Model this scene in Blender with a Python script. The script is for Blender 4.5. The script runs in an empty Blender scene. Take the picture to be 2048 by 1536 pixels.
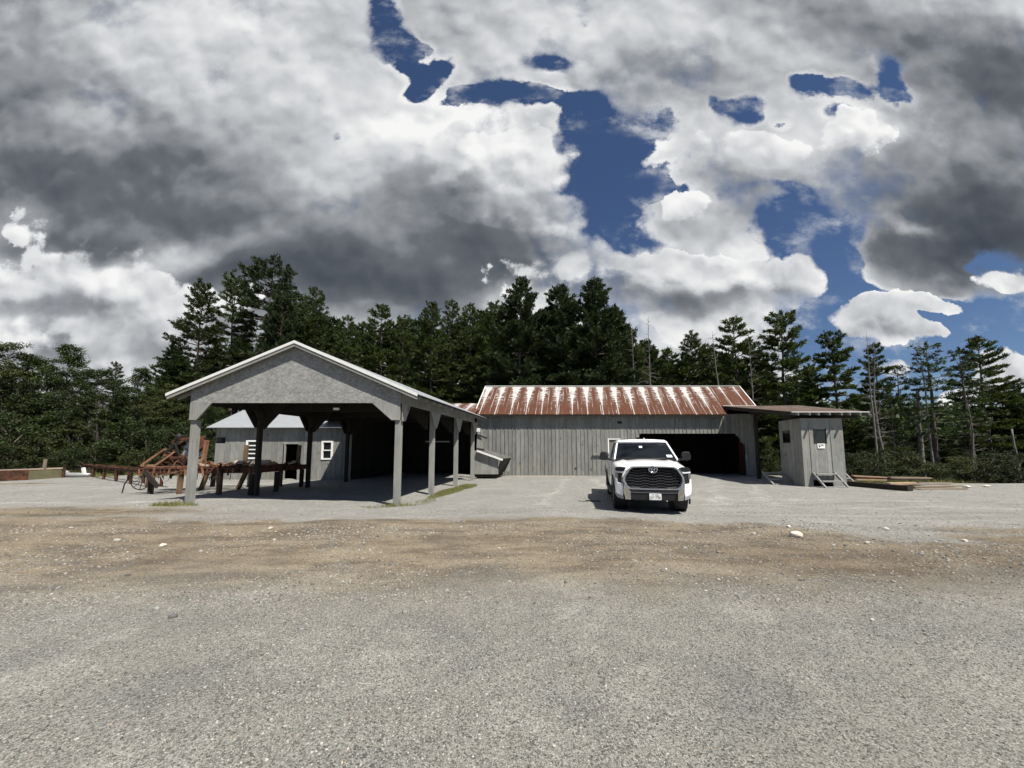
import bpy, bmesh, math, random
import numpy as np
from mathutils import Vector, Matrix, Euler
R = math.radians
C = bpy.context.scene.collection
S = bpy.context.scene

# ---------------------------------------------------------------- camera
EYE = 1.7
PITCH = 5.5
F = 769.0                       # focal length in pixels of a 2048 px wide picture
cam_d = bpy.data.cameras.new('camera')
cam = bpy.data.objects.new('camera', cam_d); C.objects.link(cam)
cam.location = (0, 0, EYE); cam.rotation_euler = (R(90 + PITCH), 0, 0)
cam_d.sensor_width = 36; cam_d.lens = 36 * F / 2048
cam_d.shift_y = 56 / 2048
cam_d.clip_start = .05; cam_d.clip_end = 5000
S.camera = cam
S.view_settings.view_transform = 'Standard'; S.view_settings.look = 'None'
S.view_settings.exposure = 0.6; S.view_settings.gamma = 1.0
S.cycles.max_bounces = 6; S.cycles.transparent_max_bounces = 12
TP = math.tan(R(PITCH))
def slope(py):                  # rise per metre of distance of a picture row
    v = (824 - py) / F
    return (v + TP) / (1 - v * TP)

# ---------------------------------------------------------------- sun
SUN_DIR = Vector((.40, -.44, 1)).normalized()      # towards the sun
sl = bpy.data.lights.new('sun', 'SUN'); sl.energy = 5.0; sl.angle = R(.5); sl.color = (1, .95, .86)
so = bpy.data.objects.new('sun', sl); C.objects.link(so)
so.rotation_euler = SUN_DIR.to_track_quat('Z', 'Y').to_euler(); so.location = (20, -20, 60)
SUN_EL = math.asin(SUN_DIR.z); SUN_ROT = math.atan2(SUN_DIR.x, SUN_DIR.y)

# ---------------------------------------------------------------- node helpers
def ND(nt, t, ins=None, **p):
    n = nt.nodes.new(t)
    for k, v in p.items(): setattr(n, k, v)
    for k, v in (ins or {}).items():
        if isinstance(v, bpy.types.NodeSocket): nt.links.new(v, n.inputs[k])
        else: n.inputs[k].default_value = v
    return n
def MA(nt, op, a, b=None, c=None, clamp=False):
    d = {0: a}
    if b is not None: d[1] = b
    if c is not None: d[2] = c
    return ND(nt, 'ShaderNodeMath', d, operation=op, use_clamp=clamp).outputs[0]
def MR(nt, v, a, b, c=0.0, d=1.0, smooth=True):
    return ND(nt, 'ShaderNodeMapRange', {'Value': v, 'From Min': a, 'From Max': b, 'To Min': c, 'To Max': d},
              interpolation_type='SMOOTHSTEP' if smooth else 'LINEAR').outputs[0]
def MIX(nt, f, a, b, mode='MIX'):
    n = nt.nodes.new('ShaderNodeMix'); n.data_type = 'RGBA'; n.blend_type = mode
    for i, v in ((0, f), (6, a), (7, b)):
        if isinstance(v, bpy.types.NodeSocket): nt.links.new(v, n.inputs[i])
        else: n.inputs[i].default_value = v if i == 0 else (tuple(v) + (1,))[:4]
    return n.outputs[2]
def NOISE(nt, vec, scale, detail=4, rough=.55, dist=0.0, lac=2.0):
    return ND(nt, 'ShaderNodeTexNoise', {'Vector': vec, 'Scale': scale, 'Detail': detail, 'Roughness': rough,
              'Distortion': dist, 'Lacunarity': lac}).outputs[0]
def NOISE2(nt, vec, scale, detail=4, rough=.55):
    return ND(nt, 'ShaderNodeTexNoise', {'Vector': vec, 'Scale': scale, 'Detail': detail, 'Roughness': rough}, noise_dimensions='2D').outputs[0]
def PUFF(nt, vec, scale, detail=3, rough=.5):
    n = nt.nodes.new('ShaderNodeTexVoronoi'); n.voronoi_dimensions = '2D'; n.feature = 'SMOOTH_F1'; n.normalize = True
    nt.links.new(vec, n.inputs['Vector'])
    n.inputs['Scale'].default_value = scale; n.inputs['Detail'].default_value = detail
    n.inputs['Roughness'].default_value = rough; n.inputs['Smoothness'].default_value = .35
    return n.outputs['Distance']
def VM(nt, op, a, b=None, s=None):
    d = {0: a}
    if b is not None: d[1] = b
    n = ND(nt, 'ShaderNodeVectorMath', d, operation=op)
    if s is not None:
        if isinstance(s, bpy.types.NodeSocket): nt.links.new(s, n.inputs['Scale'])
        else: n.inputs['Scale'].default_value = s
    return n.outputs['Value'] if op in ('LENGTH', 'DOT_PRODUCT') else n.outputs[0]

# ---------------------------------------------------------------- sky and clouds
w = bpy.data.worlds.new('World'); S.world = w; w.use_nodes = True
w.cycles.sampling_method = 'MANUAL'; w.cycles.sample_map_resolution = 256
S.cycles.use_adaptive_sampling = True; S.cycles.adaptive_threshold = .02; S.cycles.adaptive_min_samples = 12
def uv_of(px, py):              # direction of a place in the sky: across / ahead, up / ahead
    u = (px - 1024) / F; v = (824 - py) / F
    den = math.cos(R(PITCH)) - v * math.sin(R(PITCH))
    return u / den, (math.sin(R(PITCH)) + v * math.cos(R(PITCH))) / den
def build_sky():
    nt = w.node_tree; nt.nodes.clear()
    tc = ND(nt, 'ShaderNodeTexCoord').outputs['Generated']
    sx = ND(nt, 'ShaderNodeSeparateXYZ', {0: tc})
    x, y, z = sx.outputs
    yc = MA(nt, 'MAXIMUM', y, .12)
    u = MA(nt, 'DIVIDE', x, yc); v = MA(nt, 'DIVIDE', z, yc)
    uv = ND(nt, 'ShaderNodeCombineXYZ', {0: u, 1: v, 2: 0.0}).outputs[0]
    # texture plane: flattened towards the horizon
    P = ND(nt, 'ShaderNodeCombineXYZ', {0: u, 1: MA(nt, 'MULTIPLY', v, 1.1), 2: 0.0}).outputs[0]
    # warped coordinates so no outline is a smooth curve
    wn = ND(nt, 'ShaderNodeTexNoise', {'Vector': P, 'Scale': 3.6, 'Detail': 6.0, 'Roughness': .58}).outputs['Color']
    wv = VM(nt, 'SCALE', VM(nt, 'SUBTRACT', wn, (.5, .5, .5)), s=.19)
    uvw = VM(nt, 'ADD', uv, wv)
    sw_ = ND(nt, 'ShaderNodeSeparateXYZ', {0: uvw}).outputs; uw, vw = sw_[0], sw_[1]
    def blobs(lst, acc):        # each blob reads the running total, so they are worked out one after another
        for (px, py, a, b, rot, wt) in lst:
            cu, cv = uv_of(px, py)
            st = ND(nt, 'ShaderNodeCombineXYZ', {0: uw, 1: vw, 2: acc}).outputs[0]
            mp = ND(nt, 'ShaderNodeMapping', {'Vector': st, 'Location': (cu, cv, 0), 'Rotation': (0, 0, R(-rot)),
                    'Scale': (a / F * 1.45, b / F * 1.45, 1)}, vector_type='TEXTURE').outputs[0]
            k = MR(nt, VM(nt, 'LENGTH', VM(nt, 'MULTIPLY', mp, (1, 1, 0))), 0, 1, wt, 0)
            acc = MA(nt, 'ADD', acc, k)
        return acc
    a1 = blobs(HOLES, 0.0); a2 = blobs(DARKS, a1); a3 = blobs(BRIGHTS, a2); a4 = blobs(HEAPS, a3); a5 = blobs(BASES, a4)
    holes = a1; darks = MA(nt, 'SUBTRACT', a2, a1); brights = MA(nt, 'SUBTRACT', a3, a2); heaps = MA(nt, 'SUBTRACT', a4, a3); bases = MA(nt, 'SUBTRACT', a5, a4)
    # heaped puffs (cells) broken up by fractal noise
    pw = ND(nt, 'ShaderNodeTexNoise', {'Vector': P, 'Scale': 9.0, 'Detail': 4.0, 'Roughness': .6}, noise_dimensions='2D').outputs['Color']
    Pw = VM(nt, 'ADD', P, VM(nt, 'SCALE', VM(nt, 'SUBTRACT', pw, (.5, .5, .5)), s=.07))
    Pu = VM(nt, 'ADD', Pw, (.012, .035, 0))
    n0 = NOISE2(nt, P, 3.4, 7, .55)
    p0 = PUFF(nt, Pw, 3.6, 2, .5)
    p1 = PUFF(nt, Pu, 3.6, 2, .5)
    q0 = PUFF(nt, Pw, 9.0, 1, .5)
    q1 = PUFF(nt, VM(nt, 'ADD', Pw, (.008, .02, 0)), 9.0, 1, .5)
    m0 = NOISE2(nt, P, 3.4, 3.2, .5)
    n1 = NOISE2(nt, VM(nt, 'ADD', P, (.02, .06, 0)), 3.4, 3.2, .5)
    nl = NOISE2(nt, VM(nt, 'ADD', P, (4.3, 1.7, 0)), 1.7, 3, .5)
    soft = MR(nt, NOISE2(nt, VM(nt, 'ADD', P, (1.3, 7.7, 0)), 3.0, 2, .5), .35, .65, .14, .70)
    fine = NOISE2(nt, P, 17, 6, .62)
    cov = MA(nt, 'ADD', MA(nt, 'MULTIPLY', MA(nt, 'SUBTRACT', n0, .5), 1.1), MA(nt, 'SUBTRACT', .36, holes))
    cov = MA(nt, 'SUBTRACT', cov, MA(nt, 'MULTIPLY', MA(nt, 'SUBTRACT', p0, .38), .75))
    cov = MA(nt, 'SUBTRACT', cov, MA(nt, 'MULTIPLY', MA(nt, 'SUBTRACT', q0, .4), .30))
    cov = MA(nt, 'ADD', cov, MA(nt, 'MULTIPLY', MA(nt, 'SUBTRACT', fine, .5), .50))
    alpha = MA(nt, 'MULTIPLY', MR(nt, MA(nt, 'DIVIDE', MA(nt, 'ADD', cov, .07), soft), 0, 1), MR(nt, y, -.05, .3, .1, 1))
    thick = MR(nt, cov, .02, .45)
    # light: top-lit billows, grey undersides
    lit = MA(nt, 'SUBTRACT', m0, n1)
    puf = MA(nt, 'SUBTRACT', p1, p0)
    puq = MA(nt, 'SUBTRACT', q1, q0)
    br = MA(nt, 'ADD', .79, MA(nt, 'MULTIPLY', lit, .5))
    br = MA(nt, 'ADD', br, MA(nt, 'MULTIPLY', puf, .6))
    br = MA(nt, 'ADD', br, MA(nt, 'MULTIPLY', puq, .28))
    br = MA(nt, 'ADD', br, MA(nt, 'MULTIPLY', MA(nt, 'SUBTRACT', nl, .5), .2))
    br = MA(nt, 'ADD', br, MA(nt, 'MULTIPLY', MA(nt, 'SUBTRACT', fine, .5), .085))
    br = MA(nt, 'SUBTRACT', br, MA(nt, 'MULTIPLY', thick, .16))
    br = MA(nt, 'SUBTRACT', MA(nt, 'ADD', br, brights), MA(nt, 'MULTIPLY', darks, .9))
    # wisps torn off the edges
    wp = NOISE2(nt, VM(nt, 'MULTIPLY', VM(nt, 'ADD', P, (2.1, .4, 0)), (1, 1.5, 1)), 7.0, 8, .62)
    wisp = MA(nt, 'MULTIPLY', MR(nt, wp, .48, .75, 0, .6), MR(nt, cov, -.75, -.05))
    alpha = MA(nt, 'MAXIMUM', alpha, MA(nt, 'MULTIPLY', wisp, MR(nt, y, .1, .3)))
    # heaped cumulus standing in front of the deck
    cov2 = MA(nt, 'ADD', MA(nt, 'SUBTRACT', heaps, .46), MA(nt, 'MULTIPLY', MA(nt, 'SUBTRACT', n0, .5), 1.15))
    cov2 = MA(nt, 'SUBTRACT', cov2, MA(nt, 'MULTIPLY', MA(nt, 'SUBTRACT', p0, .38), .8))
    cov2 = MA(nt, 'SUBTRACT', cov2, MA(nt, 'MULTIPLY', MA(nt, 'SUBTRACT', q0, .4), .75))
    cov2 = MA(nt, 'ADD', cov2, MA(nt, 'MULTIPLY', MA(nt, 'SUBTRACT', fine, .5), .34))
    cov2 = MA(nt, 'SUBTRACT', cov2, MR(nt, heaps, .0, .35, .6, 0))
    al2 = MR(nt, MA(nt, 'DIVIDE', MA(nt, 'ADD', cov2, .03), MA(nt, 'ADD', MA(nt, 'MULTIPLY', soft, .45), MA(nt, 'MULTIPLY', bases, 1.6))), 0, 1)
    br2 = MA(nt, 'ADD', .74, MA(nt, 'MULTIPLY', puf, .9))
    br2 = MA(nt, 'ADD', br2, MA(nt, 'MULTIPLY', puq, .6)); br2 = MA(nt, 'ADD', br2, MA(nt, 'MULTIPLY', lit, .45))
    br2 = MA(nt, 'ADD', br2, MR(nt, cov2, .0, .40, .08, 0)); br2 = MA(nt, 'ADD', br2, MA(nt, 'MULTIPLY', MA(nt, 'SUBTRACT', fine, .5), .12))
    br2 = MA(nt, 'SUBTRACT', br2, MA(nt, 'MULTIPLY', bases, MR(nt, cov2, .02, .22)))
    br = MA(nt, 'ADD', MA(nt, 'MULTIPLY', br, MA(nt, 'SUBTRACT', 1.0, al2)), MA(nt, 'MULTIPLY', br2, al2))
    alpha = MA(nt, 'MAXIMUM', alpha, MA(nt, 'MULTIPLY', al2, MR(nt, y, .1, .3)))
    ramp = ND(nt, 'ShaderNodeValToRGB', {0: MA(nt, 'MULTIPLY', MA(nt, 'ADD', br, .5), 1 / 1.5)})
    cr = ramp.color_ramp
    pts = [(-.5, (.030, .037, .050)), (-.18, (.052, .062, .080)), (.05, (.085, .098, .118)), (.24, (.14, .155, .175)), (.45, (.32, .335, .355)), (.68, (.64, .655, .675)), (.9, (.93, .93, .92))]
    pts = [((p + .5) / 1.5, c) for p, c in pts]
    while len(cr.elements) < len(pts): cr.elements.new(.5)
    for e, (p, c) in zip(cr.elements, pts): e.position = p; e.color = c + (1,)
    sky = ND(nt, 'ShaderNodeTexSky', sky_type='NISHITA', sun_disc=False, sun_elevation=SUN_EL, sun_rotation=SUN_ROT,
             altitude=500, air_density=1.0, dust_density=.05, ozone_density=3.0).outputs[0]
    STR = .1
    skyc = VM(nt, 'MULTIPLY', sky, SKY_GAIN)
    cl = VM(nt, 'SCALE', ramp.outputs[0], s=1 / STR)
    col = MIX(nt, alpha, skyc, cl)
    # below the horizon: dull ground colour
    col = MIX(nt, MR(nt, z, -.06, -.01), (.9, .85, .75), col)
    bg = ND(nt, 'ShaderNodeBackground', {'Color': col, 'Strength': STR * .66})
    out = ND(nt, 'ShaderNodeOutputWorld'); nt.links.new(bg.outputs[0], out.inputs[0])
SKY_GAIN = (.58, .63, .73)
# (x, y, half width, half height, turn, weight) of openings, grey bodies and bright heads in the cloud deck
HOLES = [(2020, 210, 120, 120, 0, -.5), (300, 740, 500, 120, 0, -.35), (80, 620, 200, 80, 0, -.3), (1215, 330, 110, 110, -20, .4), (350, 330, 620, 330, -15, -.35), (700, 560, 500, 120, 0, -.3), (1500, 330, 140, 60, 0, -.2), (765, 15, 40, 75, 0, .95), (800, 100, 55, 75, -30, .9), (855, 160, 80, 46, -38, .95), (930, 200, 80, 24, -10, .8), (1010, 200, 110, 30, 5, .9), (1095, 128, 62, 30, 0, .75),
         (1165, 225, 80, 55, -20, .85), (1240, 300, 130, 68, -35, 1.15), (1060, 205, 130, 26, 8, .45), (1320, 345, 80, 36, -25, .4), (1175, 330, 55, 80, 0, .65), (1205, 410, 75, 60, 0, .85), (1300, 355, 85, 32, -25, .75), (1350, 375, 60, 20, 0, .6),
         (1255, 450, 85, 60, 0, .8), (1225, 495, 45, 40, 0, .6), (1330, 480, 50, 20, 0, .4),
         (1475, 205, 62, 46, 0, .85), (1545, 232, 42, 20, -20, .55), (1690, 180, 100, 40, 12, .7), (1785, 155, 36, 85, -20, .85), (1690, 235, 80, 28, 5, .65), (1605, 160, 50, 26, 0, .45),
         (1575, 440, 85, 60, -30, .95), (1640, 510, 110, 70, -20, 1.05), (1690, 590, 120, 80, 0, .95), (1600, 640, 90, 40, 0, .8), (1560, 372, 80, 20, 0, .5),
         (1800, 620, 170, 50, 0, .7), (1990, 640, 170, 70, 0, 1.1), (1990, 520, 90, 30, 20, .8), (1930, 720, 220, 60, 0, .8), (1690, 720, 200, 40, 0, .5), (1930, 780, 200, 60, 0, .7), (1740, 790, 140, 70, 0, .6), (1100, 190, 80, 22, 10, .5), (1620, 690, 120, 40, 0, .5), (690, 262, 16, 12, 0, .55),
         (1820, 540, 110, 55, 0, -.5), (1830, 770, 120, 30, 0, -.3)]
DARKS = [(150, 360, 345, 108, -8, 0.20), (1960, 480, 230, 108, 0, 0.11), (420, 450, 299, 72, -20, 0.13), (-40, 330, 483, 156, -8, 0.33), (260, 420, 437, 120, -20, 0.37), (520, 500, 414, 114, -18, 0.39), (830, 560, 437, 114, 0, 0.46), (640, 580, 345, 72, -8, 0.18), (-40, 110, 299, 240, 0, 0.28),
         (950, 385, 230, 102, 0, 0.25), (1060, 480, 264.5, 84, 0, 0.28), (2030, 330, 345, 276, 20, 0.42), (1900, 440, 322, 120, 12, 0.33), (1840, 520, 218.5, 90, -10, 0.31), (1800, 60, 414, 120, 20, 0.28), (2000, 150, 207, 108, 0, 0.18),
         (1320, 165, 230, 108, 0, 0.18), (1330, 600, 287.5, 43.2, 5, 0.28), (20, 615, 230, 43.2, 0, 0.24), (260, 690, 368, 60, 0, 0.17), (110, 540, 230, 48, -20, 0.09), (60, 700, 230, 60, 0, 0.11),
         (1460, 420, 207, 72, 0, 0.15), (1240, 560, 195.5, 36, 0, 0.13), (1500, 570, 138, 28.8, 0, 0.13), (1740, 660, 138, 19.2, 0, 0.09)]
BRIGHTS = [(700, 320, 170, 100, -40, .14), (850, 262, 170, 50, 0, .24), (970, 240, 120, 45, 0, .2), (430, 90, 330, 130, 0, .08), (300, 530, 270, 42, -20, .38), (20, 425, 110, 50, 0, .26), (500, 570, 120, 40, -20, .2),
           (1180, 490, 90, 60, 0, .32), (1520, 290, 280, 80, 10, .10), (1240, 650, 330, 50, 0, .2), (1080, 590, 200, 50, 0, .22), (1735, 270, 90, 60, 0, .18),
           (1450, 530, 220, 46, 0, .14), (1840, 635, 130, 45, 0, .2), (40, 540, 200, 46, 0, .34), (250, 650, 90, 40, -30, .22), (1820, 452, 80, 20, 0, .34), (1100, 420, 110, 40, -20, .14), (2000, 750, 120, 60, 0, .2)]
HEAPS = [(960, 300, 150, 85, 0, .85), (1075, 330, 95, 85, 0, .75), (980, 400, 210, 90, 0, .6), (1095, 435, 105, 66, 0, .65),
         (1165, 505, 90, 48, 0, .9), (1080, 560, 150, 60, 0, .7), (1450, 550, 210, 66, 0, .8), (1310, 535, 100, 52, 0, .65), (1350, 620, 240, 60, 0, .6), (1560, 570, 90, 42, 0, .6), (1390, 665, 150, 50, 0, .7),
         (60, 580, 280, 110, -8, .9), (310, 640, 270, 85, -14, .85), (20, 440, 110, 60, 0, .5), (1400, 400, 130, 55, 0, .55), (1500, 290, 200, 75, 8, .45), (1730, 270, 100, 70, 0, .6),
         (1725, 640, 84, 42, 0, 1.0), (1805, 670, 110, 32, 0, .9), (1875, 606, 60, 30, 10, .9), (1795, 612, 60, 36, -20, .6), (2015, 548, 85, 34, 12, 1.0), (2025, 755, 80, 60, 0, 1.0), (1790, 745, 80, 26, 0, .5), (1940, 805, 90, 34, 0, .7)]
BASES = [(940, 420, 240, 80, 0, .42), (1080, 490, 180, 40, 0, .25), (860, 360, 120, 100, 0, .2), (1400, 605, 240, 36, 0, .42), (1340, 570, 120, 26, 0, .2), (1480, 590, 120, 24, 0, .2), (60, 620, 240, 40, 0, .3), (300, 690, 330, 50, -4, .26), (1770, 672, 100, 18, 0, .16), (1400, 430, 130, 26, 0, .2), (2020, 810, 80, 36, 0, .2), (1500, 330, 200, 40, 0, .15)]
CLOUDS = True
build_sky()
# ---------------------------------------------------------------- mesh helpers
class MB:
    def __init__(s): s.v = []; s.f = []; s.uv = None
    def add(s, vs, fs):
        o = len(s.v); s.v += [tuple(p) for p in vs]; s.f += [tuple(i + o for i in f) for f in fs]; return s
    def box(s, x0, x1, y0, y1, z0, z1):
        return s.add([(x0, y0, z0), (x1, y0, z0), (x1, y1, z0), (x0, y1, z0), (x0, y0, z1), (x1, y0, z1), (x1, y1, z1), (x0, y1, z1)],
                     [(0, 3, 2, 1), (4, 5, 6, 7), (0, 1, 5, 4), (1, 2, 6, 5), (2, 3, 7, 6), (3, 0, 4, 7)])
    def beam(s, a, b, w, h, up=(0, 0, 1)):          # square timber from a to b
        a = Vector(a); b = Vector(b); d = (b - a).normalized(); u = Vector(up)
        if abs(d.dot(u)) > .98: u = Vector((0, 1, 0))
        r = d.cross(u).normalized(); u = r.cross(d).normalized()
        vs = [p + r * (i * w / 2) + u * (j * h / 2) for p in (a, b) for (i, j) in ((-1, -1), (1, -1), (1, 1), (-1, 1))]
        return s.add(vs, [(0, 1, 2, 3), (7, 6, 5, 4), (0, 4, 5, 1), (1, 5, 6, 2), (2, 6, 7, 3), (3, 7, 4, 0)])
    def prism(s, pts, ax, t0, t1):                  # outline swept along an axis; pts are (a, b) in the other two axes
        n = len(pts)
        def P(a, b, t): return {'x': (t, a, b), 'y': (a, t, b), 'z': (a, b, t)}[ax]
        return s.add([P(a, b, t0) for a, b in pts] + [P(a, b, t1) for a, b in pts],
                     [tuple(range(n))[::-1], tuple(range(n, 2 * n))] + [(i, (i + 1) % n, n + (i + 1) % n, n + i) for i in range(n)])
    def tube(s, pts, rad, n=8, cap=True, closed=False):
        pts = [Vector(p) for p in pts]; k = len(pts)
        rads = rad if isinstance(rad, (list, tuple)) else [rad] * k
        o = len(s.v); prev = None
        for i, p in enumerate(pts):
            d = (pts[(i + 1) % k] - pts[i - 1]) if closed else (pts[min(i + 1, k - 1)] - pts[max(i - 1, 0)])
            d.normalize()
            u = prev if prev is not None else (Vector((0, 0, 1)) if abs(d.z) < .9 else Vector((1, 0, 0)))
            r = d.cross(u); r = r.normalized() if r.length > 1e-5 else Vector((1, 0, 0)); u = r.cross(d).normalized(); prev = u
            for j in range(n):
                a = 2 * math.pi * j / n
                s.v.append(tuple(p + (r * math.cos(a) + u * math.sin(a)) * rads[i]))
        for i in range(k if closed else k - 1):
            i2 = (i + 1) % k
            for j in range(n):
                s.f.append((o + i * n + j, o + i * n + (j + 1) % n, o + i2 * n + (j + 1) % n, o + i2 * n + j))
        if cap and not closed:
            s.f.append(tuple(o + j for j in range(n))[::-1]); s.f.append(tuple(o + (k - 1) * n + j for j in range(n)))
        return s
    def lathe(s, prof, c, axis='x', n=24):          # prof: (radius, offset along axis)
        o = len(s.v); c = Vector(c); k = len(prof)
        for (r, t) in prof:
            for j in range(n):
                a = 2 * math.pi * j / n; p, q = r * math.cos(a), r * math.sin(a)
                s.v.append(tuple(c + Vector({'x': (t, p, q), 'y': (p, t, q), 'z': (p, q, t)}[axis])))
        for i in range(k - 1):
            for j in range(n): s.f.append((o + i * n + j, o + i * n + (j + 1) % n, o + (i + 1) * n + (j + 1) % n, o + (i + 1) * n + j))
        s.f.append(tuple(o + j for j in range(n))[::-1]); s.f.append(tuple(o + (k - 1) * n + j for j in range(n)))
        return s
    def quad(s, a, b, c, d): return s.add([a, b, c, d], [(0, 1, 2, 3)])
    def slab(s, a, b, c, d, t):                     # thin sheet of thickness t below the quad a b c d
        n = (Vector(b) - Vector(a)).cross(Vector(d) - Vector(a)).normalized() * t
        q = [Vector(p) for p in (a, b, c, d)]
        return s.add(q + [p - n for p in q], [(0, 1, 2, 3), (7, 6, 5, 4), (0, 4, 5, 1), (1, 5, 6, 2), (2, 6, 7, 3), (3, 7, 4, 0)])
    def map(s, fn): s.v = [tuple(fn(*p)) for p in s.v]; return s
    def build(s, name, mat, parent=None, smooth=False, bevel=0, loc=None):
        me = bpy.data.meshes.new(name); me.from_pydata(s.v, [], s.f)
        bm = bmesh.new(); bm.from_mesh(me); bmesh.ops.recalc_face_normals(bm, faces=bm.faces); bm.to_mesh(me); bm.free()
        me.materials.append(mat)
        if smooth:
            for p in me.polygons: p.use_smooth = True
        o = bpy.data.objects.new(name, me); C.objects.link(o)
        if parent is not None: o.parent = parent
        if loc is not None: o.location = loc
        if bevel:
            b = o.modifiers.new('bevel', 'BEVEL'); b.width = bevel; b.segments = 2; b.limit_method = 'ANGLE'; b.angle_limit = R(30)
        return o
def raw(name, verts, faces, mat, parent=None, smooth=False):      # numpy arrays, all faces of one size
    me = bpy.data.meshes.new(name); nv = len(verts); nf, k = faces.shape
    me.vertices.add(nv); me.vertices.foreach_set('co', np.ascontiguousarray(verts, np.float32).ravel())
    me.loops.add(nf * k); me.loops.foreach_set('vertex_index', np.ascontiguousarray(faces, np.int32).ravel())
    me.polygons.add(nf); me.polygons.foreach_set('loop_start', np.arange(0, nf * k, k, dtype=np.int32))
    me.polygons.foreach_set('loop_total', np.full(nf, k, np.int32))
    if smooth: me.polygons.foreach_set('use_smooth', np.ones(nf, bool))
    me.update(calc_edges=True); me.materials.append(mat)
    o = bpy.data.objects.new(name, me); C.objects.link(o)
    if parent is not None: o.parent = parent
    return o
def tag(o, label=None, cat=None, group=None, kind=None):
    if label: o['label'] = label
    if cat: o['category'] = cat
    if group: o['group'] = group
    if kind: o['kind'] = kind
    return o
def thing(name, label, cat, loc=(0, 0, 0), rz=0, group=None):
    o = bpy.data.objects.new(name, None); C.objects.link(o); o.empty_display_size = .3
    o.location = loc; o.rotation_euler = (0, 0, rz)
    return tag(o, label, cat, group)
def copy_thing(root, loc, rz, sc=1.0, label=None, group=None):
    r = root.copy(); C.objects.link(r); r.location = loc; r.rotation_euler = (0, 0, rz)
    r.scale = sc if isinstance(sc, tuple) else (sc, sc, sc)
    if label: r['label'] = label
    if group: r['group'] = group
    for ch in root.children:
        c = ch.copy(); C.objects.link(c); c.parent = r
        for g in ch.children:
            d = g.copy(); C.objects.link(d); d.parent = c
    return r

# ---------------------------------------------------------------- materials
ALB = .68                                  # sun bleached but not bright: base colours are kept low and the picture exposed up
def mat(name, fn, rough=.85, metal=0.0, spec=.3):
    m = bpy.data.materials.new(name); m.use_nodes = True; nt = m.node_tree
    b = nt.nodes['Principled BSDF']; b.inputs['Roughness'].default_value = rough; b.inputs['Metallic'].default_value = metal
    b.inputs['Specular IOR Level'].default_value = spec
    fn(nt, b); return m
def setc(nt, b, k, v):
    if isinstance(v, bpy.types.NodeSocket): nt.links.new(v, b.inputs[k])
    else: b.inputs[k].default_value = v
def bump(nt, b, h, st=.3, dist=.02):
    n = ND(nt, 'ShaderNodeBump', {'Strength': st, 'Distance': dist, 'Height': h}); nt.links.new(n.outputs[0], b.inputs['Normal'])
def OC(nt): return ND(nt, 'ShaderNodeTexCoord').outputs['Object']
def GEO(nt, k): return ND(nt, 'ShaderNodeNewGeometry').outputs[k]
def scaled(nt, v, s): return VM(nt, 'MULTIPLY', v, s)
def wood(name, base, var=.35, grain=(9, 9, .7), stain=.35, knots=True, island=True, rough=.9, tint=None):
    def fn(nt, b):
        p = OC(nt); isl = GEO(nt, 'Random Per Island')
        off = VM(nt, 'ADD', p, ND(nt, 'ShaderNodeCombineXYZ', {0: MA(nt, 'MULTIPLY', isl, 37.0), 1: MA(nt, 'MULTIPLY', isl, 11.0), 2: MA(nt, 'MULTIPLY', isl, 53.0)}).outputs[0])
        g = NOISE(nt, scaled(nt, off, grain), 3.0, 6, .62, .6)
        st = NOISE(nt, off, 1.1, 4, .6)
        bl = NOISE(nt, scaled(nt, off, (3, 3, .8)), 1.6, 4, .6)
        f = MA(nt, 'ADD', MA(nt, 'MULTIPLY', MA(nt, 'SUBTRACT', g, .5), 1.0), 1.0)
        f = MA(nt, 'MULTIPLY', f, MA(nt, 'ADD', 1.0, MA(nt, 'MULTIPLY', MA(nt, 'SUBTRACT', st, .5), stain * 2)))
        if island: f = MA(nt, 'MULTIPLY', f, MA(nt, 'ADD', 1 - var / 2, MA(nt, 'MULTIPLY', isl, var)))
        if knots:
            kn = ND(nt, 'ShaderNodeTexVoronoi', {'Vector': scaled(nt, off, (1, 1, .6)), 'Scale': 1.7, 'Randomness': 1.0}).outputs['Distance']
            f = MA(nt, 'MULTIPLY', f, MR(nt, kn, .045, .13, .45, 1.0))
            f = MA(nt, 'MULTIPLY', f, MR(nt, bl, .30, .45, .78, 1.0))
        c2 = tint or (base[0] * 1.04, base[1] * 1.0, base[2] * .92)
        col = MIX(nt, MR(nt, bl, .4, .7), base, c2)
        col = VM(nt, 'SCALE', VM(nt, 'SCALE', col, s=f), s=ALB)
        setc(nt, b, 'Base Color', col); bump(nt, b, g, .35, .008)
    return mat(name, fn, rough, 0, .15)
def plain(name, c, rough=.6, metal=0.0, spec=.4, var=.15, sc=6.0, bmp=0.0):
    def fn(nt, b):
        n = NOISE(nt, OC(nt), sc, 5, .6)
        col = VM(nt, 'SCALE', ND(nt, 'ShaderNodeRGB').outputs[0], s=MA(nt, 'ADD', 1 - var, MA(nt, 'MULTIPLY', n, var * 2)))
        nt.nodes[[x.name for x in nt.nodes if x.type == 'RGB'][-1]].outputs[0].default_value = tuple(c) + (1,)
        setc(nt, b, 'Base Color', col)
        setc(nt, b, 'Roughness', MA(nt, 'ADD', rough - .06, MA(nt, 'MULTIPLY', n, .12)))
        if bmp: bump(nt, b, n, bmp, .01)
    return mat(name, fn, rough, metal, spec)
M = {}
M['board'] = wood('weathered grey board', (.315, .32, .303), .26)
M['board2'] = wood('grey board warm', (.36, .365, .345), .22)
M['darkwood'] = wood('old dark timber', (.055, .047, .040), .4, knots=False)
M['inner'] = wood('shade darkened plank', (.035, .032, .029), .4, knots=False)  # dark wood with the interior shade put into its colour
M['post'] = wood('grey post', (.36, .365, .352), .14, knots=False, stain=.2)
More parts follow.
